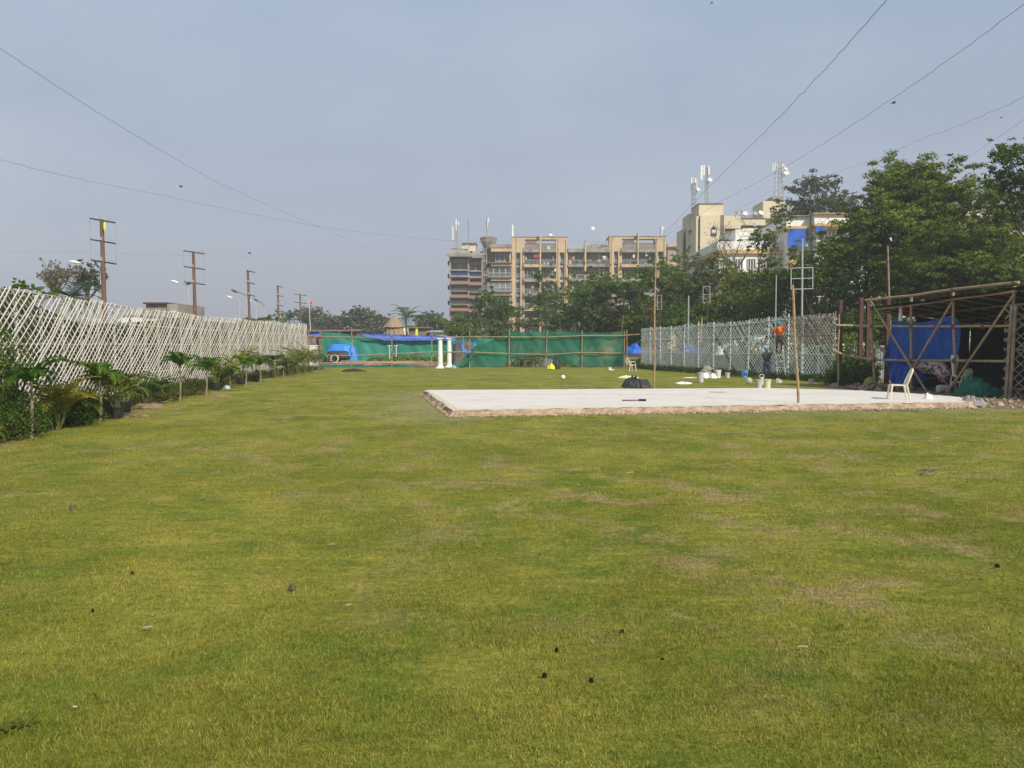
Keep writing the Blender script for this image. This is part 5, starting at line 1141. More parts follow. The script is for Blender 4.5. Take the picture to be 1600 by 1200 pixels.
# black tables under the lifted net
for i, (x0, x1, lb) in enumerate(((799, 814.5, 'black metal table, left one under the lifted net'), (815.5, 838, 'long black metal table, right one under the lifted net'))):
    Yt = 62.3+i*.3; a = P(x0, 561, Yt); b = P(x1, 561, Yt); t = thing('table', lb, 'table', ((a.x+b.x)/2, Yt+.3, 0), 'tables under the lifted net')
    MB().box((a.x, Yt, a.z-.05), (b.x, Yt+.7, a.z)).build('tabletop', M['darkm'], t)
    for xx in (a.x+.03, b.x-.03):
        for yy in (Yt+.04, Yt+.66): MB().box((xx-.025, yy-.025, 0), (xx+.025, yy+.025, a.z-.05)).build('leg', M['darkm'], t)
heap('rubbish_heap', 'pale scraps under the right part of the lifted net', 'rubbish', (2.9, 62.6, 0), .55, .3, .55, M['whitewall'], 21, .5)
heap('yellow_bag', 'bright yellow plastic bag at the foot of the green net', 'bag', G(860.5, 577), .27, .2, .24, M['yel'], 22, .8)
heap('black_bag', 'black bag standing beside the yellow one', 'bag', G(869, 577)+Vector((0, .3, 0)), .3, .25, .7, M['black'], 23, .25)
heap('yellow_cloth', 'pale yellow cloth spread on the lawn behind the black tarpaulin', 'cloth', G(982, 590.5), .55, .5, .07, M['yelcloth'], 24, .6)
heap('black_tarpaulin', 'black tarpaulin slumped over something at the slab back edge', 'tarpaulin', G(997, 606.5)+Vector((0, .3, 0)), .62, .4, .30, M['blacktarp'], 25, .6)
heap('blue_tarpaulin', 'crumpled blue tarpaulin between the net and the right fence', 'tarpaulin', P(990, 553, 62), .9, .5, .55, M['blue'], 26, .5)
t = thing('bench', 'low red bench carrying the crumpled blue tarpaulin', 'bench', (9.5, 62, 0)); zt = P(990, 553, 62).z
MB().box((8.4, 61.4, zt-.08), (10.6, 62.6, zt-.005)).build('seat', M['rust'], t)
for xx in (8.5, 10.5):
    for yy in (61.5, 62.5): MB().box((xx-.04, yy-.04, 0), (xx+.04, yy+.04, zt-.08)).build('leg', M['rust'], t)
heap('blue_tarpaulin', 'blue sheet lying behind the far part of the right fence', 'tarpaulin', (12.9, 57.5, 0.9), 1.3, .6, .55, M['bluev'], 27, .4)
q = MB(); g = G(879.7, 593); q.ball(g+Vector((0, 0, .115)), .115, 16, 12); solo('ball', q, M['white'], 'white ball lying on the lawn before the green net', 'ball', g, smooth=True)
g = G(952.5, 578.5); q = MB(); q.lathe(g, [(.09, 0), (.11, .2), (.12, .2), (.11, .02)], 10); q.box((g.x, g.y-.1, 0), (g.x+.3, g.y+.1, .05)); solo('cup', q, M['white'], 'small white cup on the grass in front of the net', 'cup', g)
# ------------------------------------------------------------------ bamboo poles, frame poles, fence extras
def bpole(px0, yb, px1, yt, r0, r1, label, Y=None, m='bamboo', name='bamboo_pole', knots=True, cat='pole', z0=0):
    g = (P(px0, yb, F*(H-z0)/(yb-538))) if z0 else G(px0, yb) if Y is None else P(px0, yb, Y); g.z = z0 if z0 else (0 if Y is None else g.z); 
    tp = P(px1, yt, g.y); t = thing(name, label, cat, g); q = MB(); n = 18; pts = []; rs = []
    for k in range(n+1):
        u = k/n; p = g.lerp(tp, u)+Vector((math.sin(u*9)*.012, 0, 0)); pts.append(p); rs.append(r0+(r1-r0)*u)
    q.tube(pts, rs, 8); q.build('shaft', M[m], t)
    if knots:
        q = MB(); L_ = (tp-g).length; k = .3
        while k < L_-.05: c = g.lerp(tp, k/L_); r_ = (r0+(r1-r0)*k/L_)*1.22; q.lathe(c-Vector((0, 0, .012)), [(r_*.8, 0), (r_, .008), (r_, .018), (r_*.8, .026)], 8); k += .42
        q.build('joints', M['bamboo_old'], t)
    return t, tp
bp1, TP = bpole(1022, 608, 1024.5, 377, .036, .022, 'tall thin bamboo pole at the back edge of the slab, carrying the wires')
q = MB(); c = P(1026.5, 429, 30.9); q.box((c.x-.05, 30.7, c.z-.15), (c.x+.06, 30.8, c.z+.15)); q.build('clamp', M['bamboo_old'], bp1)
bp2, TP2 = bpole(1247.5, 630, 1238, 445, .038, .032, 'thick leaning bamboo pole standing on the slab', z0=.15)
def framepole(px, yb, yt, Y, fr, label, m='rust', fm='galv', r=.06, cat='pole'):
    b = P(px, yb, Y); b.z = 0; tp = P(px, yt, Y); t = thing('frame_pole', label, cat, b, 'poles with rectangular frames'); MB().tube([b, tp], [r, r*.85], 7).build('pole', M[m], t)
    x0, y0, x1, y1 = fr; q = MB(); A_ = [P(x0, y0+1, Y-.1), P(x1, y0, Y+.1), P(x1, y1-1, Y+.1), P(x0, y1, Y-.1)]
    for k in range(4): q.tube([A_[k], A_[(k+1) % 4]], .022, 4)
    q.tube([A_[0].lerp(A_[3], .5), A_[1].lerp(A_[2], .5)], .02, 4); q.build('frame', M[fm], t); return tp
TF = framepole(1254, 500, 373, 39.5, (1236, 418, 1270, 452), 'grey pipe mast with the largest wire frame, right of the painters', 'galv', 'galv', .05)
framepole(1105.5, 505, 447, 55, (1098.5, 447, 1109.5, 473), 'rusty pole with a narrow tilted frame behind the right fence')
framepole(1031, 512, 461, 62, (1027, 461, 1034, 484), 'farthest rusty pole with a narrow frame, beside the tall bamboo')
for i, (px, yt, Y, m, r_, lb) in enumerate([(1076, 462, 58, 'galv', .06, 'plain grey pipe behind the right fence'), (1213, 430, 50, 'galv', .04, 'thin grey pipe among the trees behind the painters'), (1387, 384, 40, 'bamboo_old', .05, 'tall bare bamboo pole before the huge feathery tree')]):
    tp = P(px, yt, Y); g = Vector((tp.x+(.35 if i == 2 else 0), Y, 0)); q = MB(); q.tube([g, g.lerp(tp, .5), tp], [r_*1.2, r_, r_*.8], 7); solo('pole', q, M[m], lb, 'pole', g)
for i, (x0, y0, x1, y1, Y, lb) in enumerate([(973.5, 492, 967, 530, 66, 'slanting stick behind the end of the green net'), (1013, 492, 1014, 530, 66, 'reddish stick left of the farthest frame pole'), (1097, 496, 1091, 520, 54, 'pale broken palm stump above the right fence')]):
    a = P(x0, y0, Y); b = P(x1, y1, Y); b.z = 0; q = MB(); q.tube([b, a], [.06 if i < 2 else .14, .05 if i < 2 else .05], 6); solo('stick', q, M['wood'] if i < 2 else M['bamboo'], lb, 'stick', b)
tree('dry_tree', 'reddish dry shrub beside the farthest frame pole', 1022, 64, 478, 24, 520, 'dry', 77, 5, 1, .16)
# wires
def wire(label, pts, r=.008, n=28, sag=0., group='wires strung across the sky', wig=.0):
    q = MB(); P_ = [Vector(p) for p in pts]; out = []
    segs = len(P_)-1
    for s in range(segs):
        for k in range(n):
            u = k/n; p = P_[s].lerp(P_[s+1], u); p.z -= sag*4*u*(1-u); 
            if wig: p = p+Vector((random.uniform(-wig, wig),)*1+(0, random.uniform(-wig, wig)))
            out.append(p)
    out.append(P_[-1]); q.tube(out, r*.42, 4); solo('cable', q, M['wire'], label, 'wire', P_[0], group)
def Pd(px, py, Y): return P(px, py, Y)
random.seed(5)
wire('wire climbing from the tall bamboo pole to the top right, steepest', [TP, Pd(1110, 290, 22), Pd(1240, 160, 13.5), Pd(1390, -5, 9), Pd(1700, -260, 6)], .0085, 26, .02, wig=.012)
wire('wire from the tall bamboo pole to the upper right corner', [TP, Pd(1130, 312, 24), Pd(1240, 253, 18), Pd(1430, 130, 12.5), Pd(1610, -2, 9.5), Pd(1800, -150, 7.5)], .007, 26, .02, wig=.008)
wire('kinked wire passing above the sparse tree to the right edge', [Pd(1150, 300+28, 50), Pd(1200, 300, 34), Pd(1320, 265, 26), Pd(1445, 215, 20), Pd(1610, 147, 15), Pd(1700, 110, 13)], .007, 26, .04, wig=.02)
wire('straight wire rising at the right edge over the dark tree', [Pd(1500, 252, 40), Pd(1620, 172, 20)], .009, 10, .05)
wire('long wire from the left edge sagging to the tall bamboo pole', [Pd(-60, 238, 12), Pd(0, 250, 13), Pd(240, 302, 17), Pd(500, 354, 22), Pd(700, 376, 26), TP], .0075, 26, .03, wig=.008)
wire('wire dropping from the upper left corner toward the tan flats', [Pd(-60, 35, 10), Pd(0, 75, 11), Pd(180, 192, 15), Pd(340, 285, 22), Pd(500, 355, 34), Pd(600, 398, 60), Pd(702, 435, 160)], .008, 26, .02, wig=.005)
wire('faint horizontal wire behind the utility poles', [Pd(-20, 391, 60), Pd(159, 395, 60), Pd(400, 401, 70), Pd(620, 401, 110), Pd(700, 398, 160)], .014, 16, .05)
for i, (x0, y0) in enumerate(((600, 521), (640, 508), (660, 500), (625, 515))):
    wire('thin cable sloping up to the left wing of the tan flats, %s' % ('lowest', 'third', 'highest', 'second')[i], [Pd(x0, y0, 130), Pd(703, 455+i*9 if i != 2 else 436, 163.5)], .025, 12, .2, 'cables to the tan flats')
wire('pale rope from the net end to the big frame pole', [Pd(905, 488, 66), Pd(980, 493, 62), Pd(1031, 491, 58), Pd(1100, 477, 52), Pd(1166, 449, 46), Pd(1236, 408, 40)], .018, 10, .03)
wire('short rope from the fence top to the leaning bamboo pole', [Pd(1180, 482, 41), Pd(1236, 458, 30)], .012, 8, .05)
# ------------------------------------------------------------------ bamboo shack on the right
SP = [(14.3, 31.5), (15.0, 30.0), (15.65, 28.2), (16.25, 26.0)]
SPx = [(1360, 470, 1367), (1423.6, 461, 1423.6), (1488.6, 450, 1494), (1585, 442, 1574)]
t = thing('bamboo_shack', 'open bamboo shack with a dark sloping roof at the right', 'shack', (15.3, 29.5, 0))
random.seed(11)
posts = []
for (x, y), (pt, yt, pb) in zip(SP, SPx):
    tp = P(pt, yt, y); b = P(pb, 600, y); b.z = 0; b.y = y; posts.append((b, tp)); jpole(MB(), b, tp, .050, 7, 8, .012).build('post', M['bamboo'], t)
def alongY(px):  # depth of the shack front at this picture column
    return float(np.interp(px, [1340, 1363, 1424, 1490, 1582, 1640], [32, 31.5, 30, 28.2, 26, 24.6]))
def SF(px, py, off=0): Y = alongY(px)+off; return P(px, py, Y)
def srail(pts, r, name='rail', m='bamboo', off=-.1):
    q = MB(); V = []
    for (x0, y0), (x1, y1) in zip(pts, pts[1:]):
        for k in range(4): V.append(SF(x0+(x1-x0)*k/4, y0+(y1-y0)*k/4+random.uniform(-.25, .25), off))
    V.append(SF(*pts[-1], off)); q.tube(V, r, 7); return q.build(name, M[m], t)
srail([(1352, 469), (1424, 462), (1489, 452), (1592, 441)], .05)
srail([(1366, 483), (1424, 477), (1489, 467), (1588, 455)], .05)
srail([(1306, 508), (1363, 509.5), (1424, 510), (1489, 510), (1580, 509)], .043)
srail([(1306, 549), (1325, 557), (1367, 562), (1424, 563.5), (1489, 563.5), (1578, 564.5)], .045)
for a, b, sm in (((1361, 471), (1448, 613), -.16), ((1488, 471), (1418, 590), -.16), ((1585, 459), (1478, 618), -.16)):
    q = MB(); V = [SF(a[0]+(b[0]-a[0])*k/8, a[1]+(b[1]-a[1])*k/8, sm) for k in range(9)]; V[-1].z = max(.0, V[-1].z); q.tube(V, .04, 7); q.build('brace', M['bamboo'], t)
q = MB()
for x, y in ((1363, 509), (1424, 510), (1489, 510), (1424, 563.5), (1491, 563.5), (1367, 562), (1361, 471), (1489, 453), (1585, 443), (1536, 510), (1513, 564), (1463, 510), (1435, 563), (1384, 509)): MB().ball(SF(x, y, -.1), .085, 7, 6).build('rope_tie', M['wood'], t)
# roof: plane from the front rail back, slightly lower
nx_ = Vector((.945, .327, 0))    # into the shack
f0, f1 = SF(1362, 484, .0), SF(1592, 454, .0); f2 = f1+(f1-f0).normalized()*3.2
back = nx_*5.2+Vector((0, 0, -.55))
q = MB(); n = 34; V = []; fs = []
for i in range(n+1):
    for j in range(9):
        u = i/n; v = j/8; p = f0.lerp(f2, u)+back*v+Vector((0, 0, .05*wob(u*9, v*4)+.04)); p -= nx_*(.15+.1*wob(u*14, 2))*(j == 0); V.append(p)
for i in range(n):
    for j in range(8): a = i*9+j; fs.append((a, a+9, a+10, a+1))
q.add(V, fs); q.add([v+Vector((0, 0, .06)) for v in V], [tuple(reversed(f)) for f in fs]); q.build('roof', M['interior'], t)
q = MB(); rr = random.Random(6)
for i in range(60):
    u = rr.random(); p = f0.lerp(f2, u)+Vector((0, 0, .08)); q.ball(p+back*rr.uniform(0, .12), rr.uniform(.04, .10), 6, 5, (1.4, 1.4, .6))
q.build('roof_edge_clutter', M['bamboo_old'], t)
q = MB()
for i in range(13):
    p = f0.lerp(f2, i/12)+Vector((0, 0, -.02)); q.tube([p, p+back*.98], .035, 5)
q.build('rafter', M['bamboo_old'], t)
q = MB()
for v in (.35, .7): q.tube([f0+back*v-Vector((0, 0, .06)), f2+back*v-Vector((0, 0, .06))], .045, 5)
q.build('purlin', M['bamboo_old'], t)
b0 = Vector((f0.x, f0.y, 0))+nx_*.05; b2 = Vector((f2.x, f2.y, 0))
# back wall and far end walls of dark net
def wallc(a, b, z1a, z1b, name, m, seed):
    q = MB(); V = []; fs = []; n = 30
    d = (b-a).normalized(); nm = Vector((-d.y, d.x, 0))
    for i in range(n+1):
        for j in range(9): u = i/n; v = j/8; p = a.lerp(b, u); p = Vector((p.x, p.y, (z1a+(z1b-z1a)*u)*v))+nm*.08*wob(u*16+seed, v*1.2); V.append(p)
    for i in range(n):
        for j in range(8): k = i*9+j; fs.append((k, k+9, k+10, k+1))
    q.add(V, fs); return q.build(name, m, t)
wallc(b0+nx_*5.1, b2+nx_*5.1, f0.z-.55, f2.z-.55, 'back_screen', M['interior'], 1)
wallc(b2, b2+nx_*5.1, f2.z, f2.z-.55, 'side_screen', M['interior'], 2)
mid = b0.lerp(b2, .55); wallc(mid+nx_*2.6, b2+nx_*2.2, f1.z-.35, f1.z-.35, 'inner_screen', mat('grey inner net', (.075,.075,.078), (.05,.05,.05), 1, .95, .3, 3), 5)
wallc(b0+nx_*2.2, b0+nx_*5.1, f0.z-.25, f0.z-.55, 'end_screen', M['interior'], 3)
# blue tarp hung inside the front
def hung(name, label, top, bot, m, off, amp, seed, nu=70, nv=40, group=None):
    q = MB(); V = []; fs = []
    for i in range(nu+1):
        u = i/nu; tx_ = np.interp(u, np.linspace(0, 1, len(top)), [p[0] for p in top]); ty_ = np.interp(u, np.linspace(0, 1, len(top)), [p[1] for p in top])
        bx_ = np.interp(u, np.linspace(0, 1, len(bot)), [p[0] for p in bot]); by_ = np.interp(u, np.linspace(0, 1, len(bot)), [p[1] for p in bot])
        for j in range(nv+1):
            v = j/nv; px = tx_+(bx_-tx_)*v; py = ty_+(by_-ty_)*v; s = px*.035
            f = amp*(mnoise.noise(Vector((s*2.2+seed+v*.8, v*1.5, seed)))+.55*mnoise.noise(Vector((s*5+v*1.5, v*1.2, seed+2)))+.5*(.5-abs(mnoise.noise(Vector((s*3+v*2.2, v*.7-s, seed+7))))))*min(1, v*5+.15)
            p = SF(px, py, off); V.append(p+nx_*f)
    for i in range(nu):
        for j in range(nv): a = i*(nv+1)+j; fs.append((a, a+nv+1, a+nv+2, a+1))
    q.add(V, fs); g = SF((top[0][0]+top[-1][0])/2, 560, off); g.z = 0; return meta(q.build(name, m, None, True, g), label, 'tarpaulin', group)
o = hung('blue_tarpaulin', 'deep blue tarpaulin hung across the front of the bamboo shack', [(1393, 502), (1410, 503.5), (1428, 505), (1450, 502.5), (1470, 497), (1490, 492), (1494, 496), (1498, 503)],
     [(1378, 563.5), (1395, 563.5), (1412, 563.5), (1430, 563.5), (1450, 562.5), (1470, 562), (1485, 562), (1499, 553)], M['blue'], .35, .22, 3)
o = hung('blue_tarpaulin', 'lower bulging end of blue tarpaulin at the left of the shack', [(1381, 562), (1395, 562), (1410, 562), (1424, 562)],
     [(1388, 601), (1400, 603), (1412, 604), (1426, 603)], M['blue'], .2, .28, 8, 36, 30)
o = hung('blue_tarpaulin', 'dark blue sheet behind the bed frame in the shack', [(1426, 562), (1445, 562)], [(1427, 602), (1446, 596)], M['blue'], .6, .1, 12, 16, 16)
# hanging tube with red stripe
c0 = SF(1407.5, 475, .1); c1 = SF(1407.5, 501, .1); t2 = thing('hanging_banner', 'white paper tube hanging under the shack roof beside a red tag', 'banner', c1)
MB().tube([c0, c1], [.055, .085], 10).build('tube', M['white'], t2); q = MB(); a = SF(1412, 482, .1); q.box((a.x-.05, a.y, a.z-.16), (a.x+.06, a.y+.03, a.z+.1)); q.build('tag', M['redprint'], t2)
# lattice panel at the right edge
t3 = thing('trellis', 'raw bamboo lattice panel with leaning posts at the right edge', 'fence', (16.6, 26, 0))
cl, _ = curve_of([(16.0, 25.95), (20.5, 24.6)]); zt3 = P(1590, 476, 25.8).z
def cl2(s): p, tg, nm = cl(s); return p, tg, nm
lattice(cl2, 0, 4.2, zt3-.05, .30, .045, M['bamboo_old'], t3, 71, ang=1.05, bow=.03, z0=.04, jit=.02, warp=.01)
for a, b in ((P(1581, 476, 25.9), P(1571, 621, 25.9)), (P(1587, 476, 25.8), P(1578, 621, 25.8))): b.z = 0; jpole(MB(), b, a, .055, 7, 6, .01).build('post', M['bamboo_old'], t3)
for z in (zt3, zt3*.52, .3):
    MB().tube([(16.3, 25.8, z), (20.5, 24.5, z+.03)], .035, 6).build('rail', M['bamboo_old'], t3)
areca((17.55, 25.0, 1.05-1.05), 'green palm fronds reaching in at the right edge', 2.3, 91, 'palm', False, 'palm at the right edge', 12)
# rusty columns
for i, (px, yt, Y, w_, lb) in enumerate([(1313.5, 469, 36.2, .08, 'rusty steel column nearest the fence corner'), (1345.5, 465, 35.4, .08, 'rusty steel column left of the shack, tallest'), (1357, 468, 37, .08, 'rusty steel column just behind the tallest one'), (1388, 466, 35, .08, 'rusty steel column behind the roof of the shack')]):
    tp = P(px, yt, Y); t4 = thing('steel_column', lb, 'column', (tp.x, Y, 0), 'rusty steel columns'); q = MB()
    q.box((tp.x-w_, Y-w_, 0), (tp.x+w_, Y-w_+.03, tp.z)); q.box((tp.x-w_, Y+w_-.03, 0), (tp.x+w_, Y+w_, tp.z)); q.box((tp.x-.02, Y-w_+.031, 0), (tp.x+.02, Y+w_-.031, tp.z)); q.build('beam', M['rust'], t4)
    MB().box((tp.x-.2, Y-.2, 0), (tp.x+.2, Y+.2, .04)).build('base_plate', M['rust'], t4)
bpole(1309, 606, 1311, 491, .035, .03, 'thin pale bamboo beside the fence corner')
q = MB(); q.tube([SF(1357, 526, .6), SF(1368, 538, .4), SF(1384, 551, .3)], [.035, .06, .08], 6); solo('broken_branch', q, M['bamboo'], 'broken branch sloping down to the blue tarpaulin', 'branch', SF(1384, 551, .3))
# tin sheets behind
t5 = thing('tin_fence', 'grey corrugated sheets behind the rusty columns', 'fence', (17.5, 40, 0)); a = P(1327, 541, 40); b = P(1392, 541, 40)
q = MB(); n = 60; V = []; fs = []
for i in range(n+1): x = a.x+(b.x-a.x)*i/n; yy = 40+.03*math.sin(i*1.6); V += [(x, yy, 0), (x, yy, a.z)]
for i in range(n): fs.append((2*i, 2*i+2, 2*i+3, 2*i+1))
q.add(V, fs); q.build('sheet', M['tin'], t5)
MB().tube([(a.x, 39.9, a.z), (b.x, 39.9, a.z)], .03, 5).build('top_rail', M['galv'], t5)
q = MB(); c = P(1337, 533, 39.7); q.lathe((c.x, 39.7, a.z-.05), [(.12, 0), (.11, .15), (.01, .36)], 10); solo('cone_cap', q, M['whitep'], 'small white cone on top of the corrugated sheets', 'cone', (c.x, 39.7, a.z-.05))
gbu = 'bushes beside the bamboo shack'
bush('shrub', 'leafy green bush between the fence corner and the shack', (14.1, 34.0, 0), .75, .7, .95, 'palm', 61, .09, 110, gbu, 50)
bush('shrub', 'dark bush right behind the first shack post', (15.1, 34.5, 0), .9, .8, 1.5, 'shrub', 62, .09, 80, gbu, 45)
bush('shrub', 'small bush against the foot of the bare corner panel', (14.6, 36.0, 0), .4, .4, 1.3, 'shrub', 63, .08, 60, gbu, 40)
bush('shrub', 'dark shrub behind the corrugated sheets', (17.5, 42.0, 0), 2.8, 1.2, 2.6, 'deep', 64, .14, 100, gbu, 45)
# rubble
rr = random.Random(13)
q = MB()
for i in range(120):
    x = rr.uniform(13.3, 15.2); y = 31.2+rr.gauss(0, .5); r_ = rr.uniform(.03, .09); q.ball((x, y, r_*.6+rr.uniform(0, .25)*max(0, 1-abs(x-14.3))), r_, 6, 4, (1, .9, .7))
meta(q.build('rubble_pile', mat('pinkish brick rubble', (.42,.29,.22), (.25,.18,.14), 4, .95, .5, 12)), 'pinkish rubble pile at the foot of the first shack post', 'rubble', kind='stuff')
for i, (px, py, r_, lb) in enumerate([(1304, 604, .22, 'angular rock at the fence corner'), (1372, 610, .2, 'grey stone below the rubble pile'), (1345, 612, .12, 'small stone left of the rubble'), (1560, 634, .2, 'flat grey stone at the right end of the slab'), (1451, 614, .1, 'pale stone at the foot of the long brace')]):
    heap('rock', lb, 'rock', G(px, py), r_*.8, r_*.7, r_*.5, M['rock'], 30+i, .35, 'rocks near the shack', 12)
heap('sack', 'yellowish sack leaning by the rubble pile', 'sack', G(1359, 607), .28, .22, .42, mat('yellow green sack', (.36,.33,.10), (.22,.2,.07), 6, .9, .3, 12), 36, .2)
# things in the shack
t6 = thing('bed', 'dark bed frame under a floral cloth inside the shack', 'bed', SF(1452, 606, 1.1)); g6 = Vector(t6.location); g6.z = 0; t6.location.z = 0; ORG[t6.name] = g6.copy()
MB().box((g6.x-.75, g6.y-.35, .42), (g6.x+.8, g6.y+.35, .48), .0).build('bed_frame', M['darkm'], t6)
for dx in (-.7, .75):
    for dy_ in (-.3, .3): MB().box((g6.x+dx-.03, g6.y+dy_-.03, 0), (g6.x+dx+.03, g6.y+dy_+.03, .42)).build('leg', M['darkm'], t6)
q = MB(); V = []; fs = []
for i in range(31):
    u = i/30; px = 1430+u*54; yt = np.interp(px, [1430, 1445, 1468, 1478, 1488], [566, 564, 563, 575, 590]); yb = np.interp(px, [1430, 1442, 1460, 1470, 1488], [578, 583, 585, 597, 603])
    for j in range(7): v = j/6; p = SF(px, yt+(yb-yt)*v, .55); V.append(p+nx_*(.10*wob(u*9, v*3)-.22*math.sin(PI*v)))
for i in range(30):
    for j in range(6): a = i*7+j; fs.append((a, a+7, a+8, a+1))
q.add(V, fs); q.add([v+nx_*.12 for v in V], [tuple(reversed(f)) for f in fs]); solo('floral_quilt', q, M['floral'], 'rolled quilt with a red and white floral print in the shack', 'quilt', SF(1455, 590, .55), smooth=True)
q = MB(); c = SF(1474, 609, .25); c.z = .14; q.lathe(c-Vector((.22, 0, 0)), [(.02, 0), (.13, .01), (.14, .05), (.14, .36), (.12, .42), (.02, .44)], 14, Matrix.Rotation(R(90), 3, 'Y')); solo('plastic_drum', q, M['greybucket'], 'translucent plastic can lying under the shack', 'can', c)
# chairs
def chair(loc, rz, label, name='plastic_chair', group='white plastic chairs', arms=False):
    t = thing(name, label, 'chair', (0, 0, 0), group); q = MB()
    MB().box((-.21, -.20, .40), (.21, .22, .435)).build('seat', M['chair'], t)
    for sx in (-1, 1):
        MB().tube([(sx*.20, -.19, .41), (sx*.235, -.235, 0)], [.032, .02], 6).build('leg', M['chair'], t)
        MB().tube([(sx*.19, .20, .42), (sx*.22, .29, 0)], [.032, .02], 6).build('leg', M['chair'], t)
    q = MB()
    for sx in (-1, 1): q.tube([(sx*.20, .20, .41), (sx*.215, .27, .62), (sx*.18, .34, .80), (sx*.09, .37, .875), (0, .375, .885)], [.026, .024, .024, .024, .024], 6)
    for x in (-.1, 0, .1): q.tube([(x, .215, .43), (x, .28, .62), (x*.9, .362, .865)], [.032, .030, .028], 5)
    q.build('backrest', M['chair'], t)
    if arms:
        for sx in (-1, 1): MB().tube([(sx*.23, .24, .62), (sx*.26, -.12, .64), (sx*.23, -.2, .42)], .022, 6).build('armrest', M['chair'], t)
    t.location = loc; t.rotation_euler = (0, 0, rz); return t
# plain seat faces left of the picture: back to the right
g = Vector((11.2, 23.1, 0)); chair((g.x-.0, g.y, .155), R(-105)+PI*0, 'ivory plastic chair standing alone on the slab, back to the right')
g = SF(1500, 608, .2); g.z = 0; chair(g, R(-160), 'white plastic chair just inside the shack behind the post', arms=True)
g = G(986, 580.5); chair(g, R(115), 'far plastic chair at the right end of the green net', arms=True)
q = MB(); c = SF(1494, 566, .1); q.add(*lump((c.x, c.y+.1, .62), .05, .05, .75, -1.6, 4, 6, 16)); solo('white_cloth', q, M['white'], 'white cloth hanging over the chair in the shack', 'cloth', c)
q = MB(); a = SF(1508, 570, .5); b = SF(1512, 592, .5); b.z = 0; q.tube([b, a], .045, 6); solo('timber_prop', q, M['brownstick'], 'orange brown timber prop behind the shack chair', 'prop', b)
q = MB(); a = SF(1500, 568, .8); q.box((a.x-.25, a.y, .7), (a.x+.4, a.y+.1, a.z+.05), .3); solo('cardboard', q, mat('cardboard', (.2,.14,.09), (.15,.1,.07), 3, .9), 'brown board leaning behind the shack chair', 'board', a)
heap('net_pile', 'big crumpled heap of green shade net in front of the shack', 'net', Vector((15.75, 26.9, 0)), .80, .6, .46, M['netpile'], 41, .55, None, 80, 5.5)
bpy.context.view_layer.update()
heap('cloth_pile', 'mauve grey cloth dumped over the right end of the slab', 'cloth', Vector((12.95, 22.5, .03)), .42, .40, .13, M['greycloth'], 43, .8, None, 44, 6)
heap('white_rag', 'small white rag beside the grey cloth on the slab end', 'rag', Vector((12.2, 23.3, .155)), .13, .1, .12, M['white'], 45, .4)
heap('flat_sheet', 'flat pale sheet behind the lattice at the foot of the panel', 'sheet', Vector((17.6, 26.3, 0)), .5, .3, .18, M['netback'], 46, .5)
# slab items
def stick(label, a, b, r, m='bamboo_old', name='stick', r2=None):
    q = MB(); q.tube([a, Vector(a).lerp(Vector(b), .5), b], [r, r, r2 or r*.7], 6); solo(name, q, M[m], label, 'stick', a)
g = G(972, 627); stick('paint roller stick lying on the slab, dark at one end', (3.1, 22.4, .175), (3.6, 22.35, .18), .018, 'wood'); 
q = MB(); q.tube([(3.56, 22.36, .185), (3.76, 22.3, .185)], .035, 8); solo('roller', q, M['black'], 'black roller head at the end of the lying stick', 'roller', (3.66, 22.33, .185))
stick('yellowish stick lying on the slab behind the roller', (6.55, 26.4, .17), (7.1, 26.3, .17), .014, 'bamboo')
stick('thin dark stick lying in the grass before the slab, below the chair', (10.2, 20.9, .02), (10.75, 20.95, .02), .012, 'wood')
# ------------------------------------------------------------------ buckets
def bucket(px, pyb, pyt, r, mname, label, name='bucket', handle=True, lid=False, lab=None, z0=0, Y=None):
    g = G(px, pyb) if not Y else P(px, pyb, Y); g.z = z0; h = P(px, pyt, g.y).z-z0
    t = thing(name, label, 'bucket', g, 'buckets near the right fence')
    q = MB(); q.lathe(g, [(r*.82, 0), (r*.9, h*.5), (r*.96, h*.86), (r*1.06, h*.87), (r*1.06, h*.91), (r, h*.92), (r*1.05, h*.97), (r*1.05, h)]+([(r*.2, h)] if lid else [(r*.95, h), (r*.85, h*.3)]), 18); q.build('body', M[mname], t)
    if handle:
        q = MB(); q.tube([g+Vector((math.cos(a)*r*1.08, -.03, h*.9-math.sin(a)*h*.35)) for a in np.linspace(0, PI, 11)], .008, 4); q.build('handle', M['galv'], t)
    if lab:
        q = MB(); n = 10; V = []; fs = []
        for k in range(n+1):
            a = R(-125+70*k/n); V += [g+Vector((math.cos(a)*r*.93, math.sin(a)*r*.93, h*.3)), g+Vector((math.cos(a)*r*.975, math.sin(a)*r*.975, h*.72))]
        for k in range(n): fs.append((2*k, 2*k+2, 2*k+3, 2*k+1))
        q.add(V, fs); q.build('label', M[lab], t)
    return t
bucket(1094.5, 597.5, 582, .155, 'greybucket', 'tall grey white paint drum, leftmost on the grass', 'drum', False, True)
bucket(1121.5, 590.5, 578, .165, 'white', 'white bucket with cream rings beside the cement sacks', lab='cream')
bucket(1136.5, 590.5, 582, .13, 'greybucket', 'small dull bucket between the white and the blue ones')
bucket(1163.5, 590.5, 578.5, .17, 'bluebucket', 'light blue bucket with a darker blue print', lab='bluelabel')
bucket(1185.5, 606.5, 593, .14, 'greybucket', 'grey white bucket at the slab edge, left of the cream one')
bucket(1198.5, 606.5, 592.5, .15, 'cream', 'cream bucket at the slab edge below the painter in grey', handle=False)
bucket(1190, 601, 589, .08, 'white', 'small white can with a raised handle behind the edge buckets', 'paint_can', False)
g = G(1190, 601); q = MB(); q.tube([g+Vector((math.cos(a)*.1, 0, .33+math.sin(a)*.12)) for a in np.linspace(0, PI, 10)], .014, 5); q.build('handle', M['white'], [o for o in scene.objects if o.name.startswith('paint_can')][0])
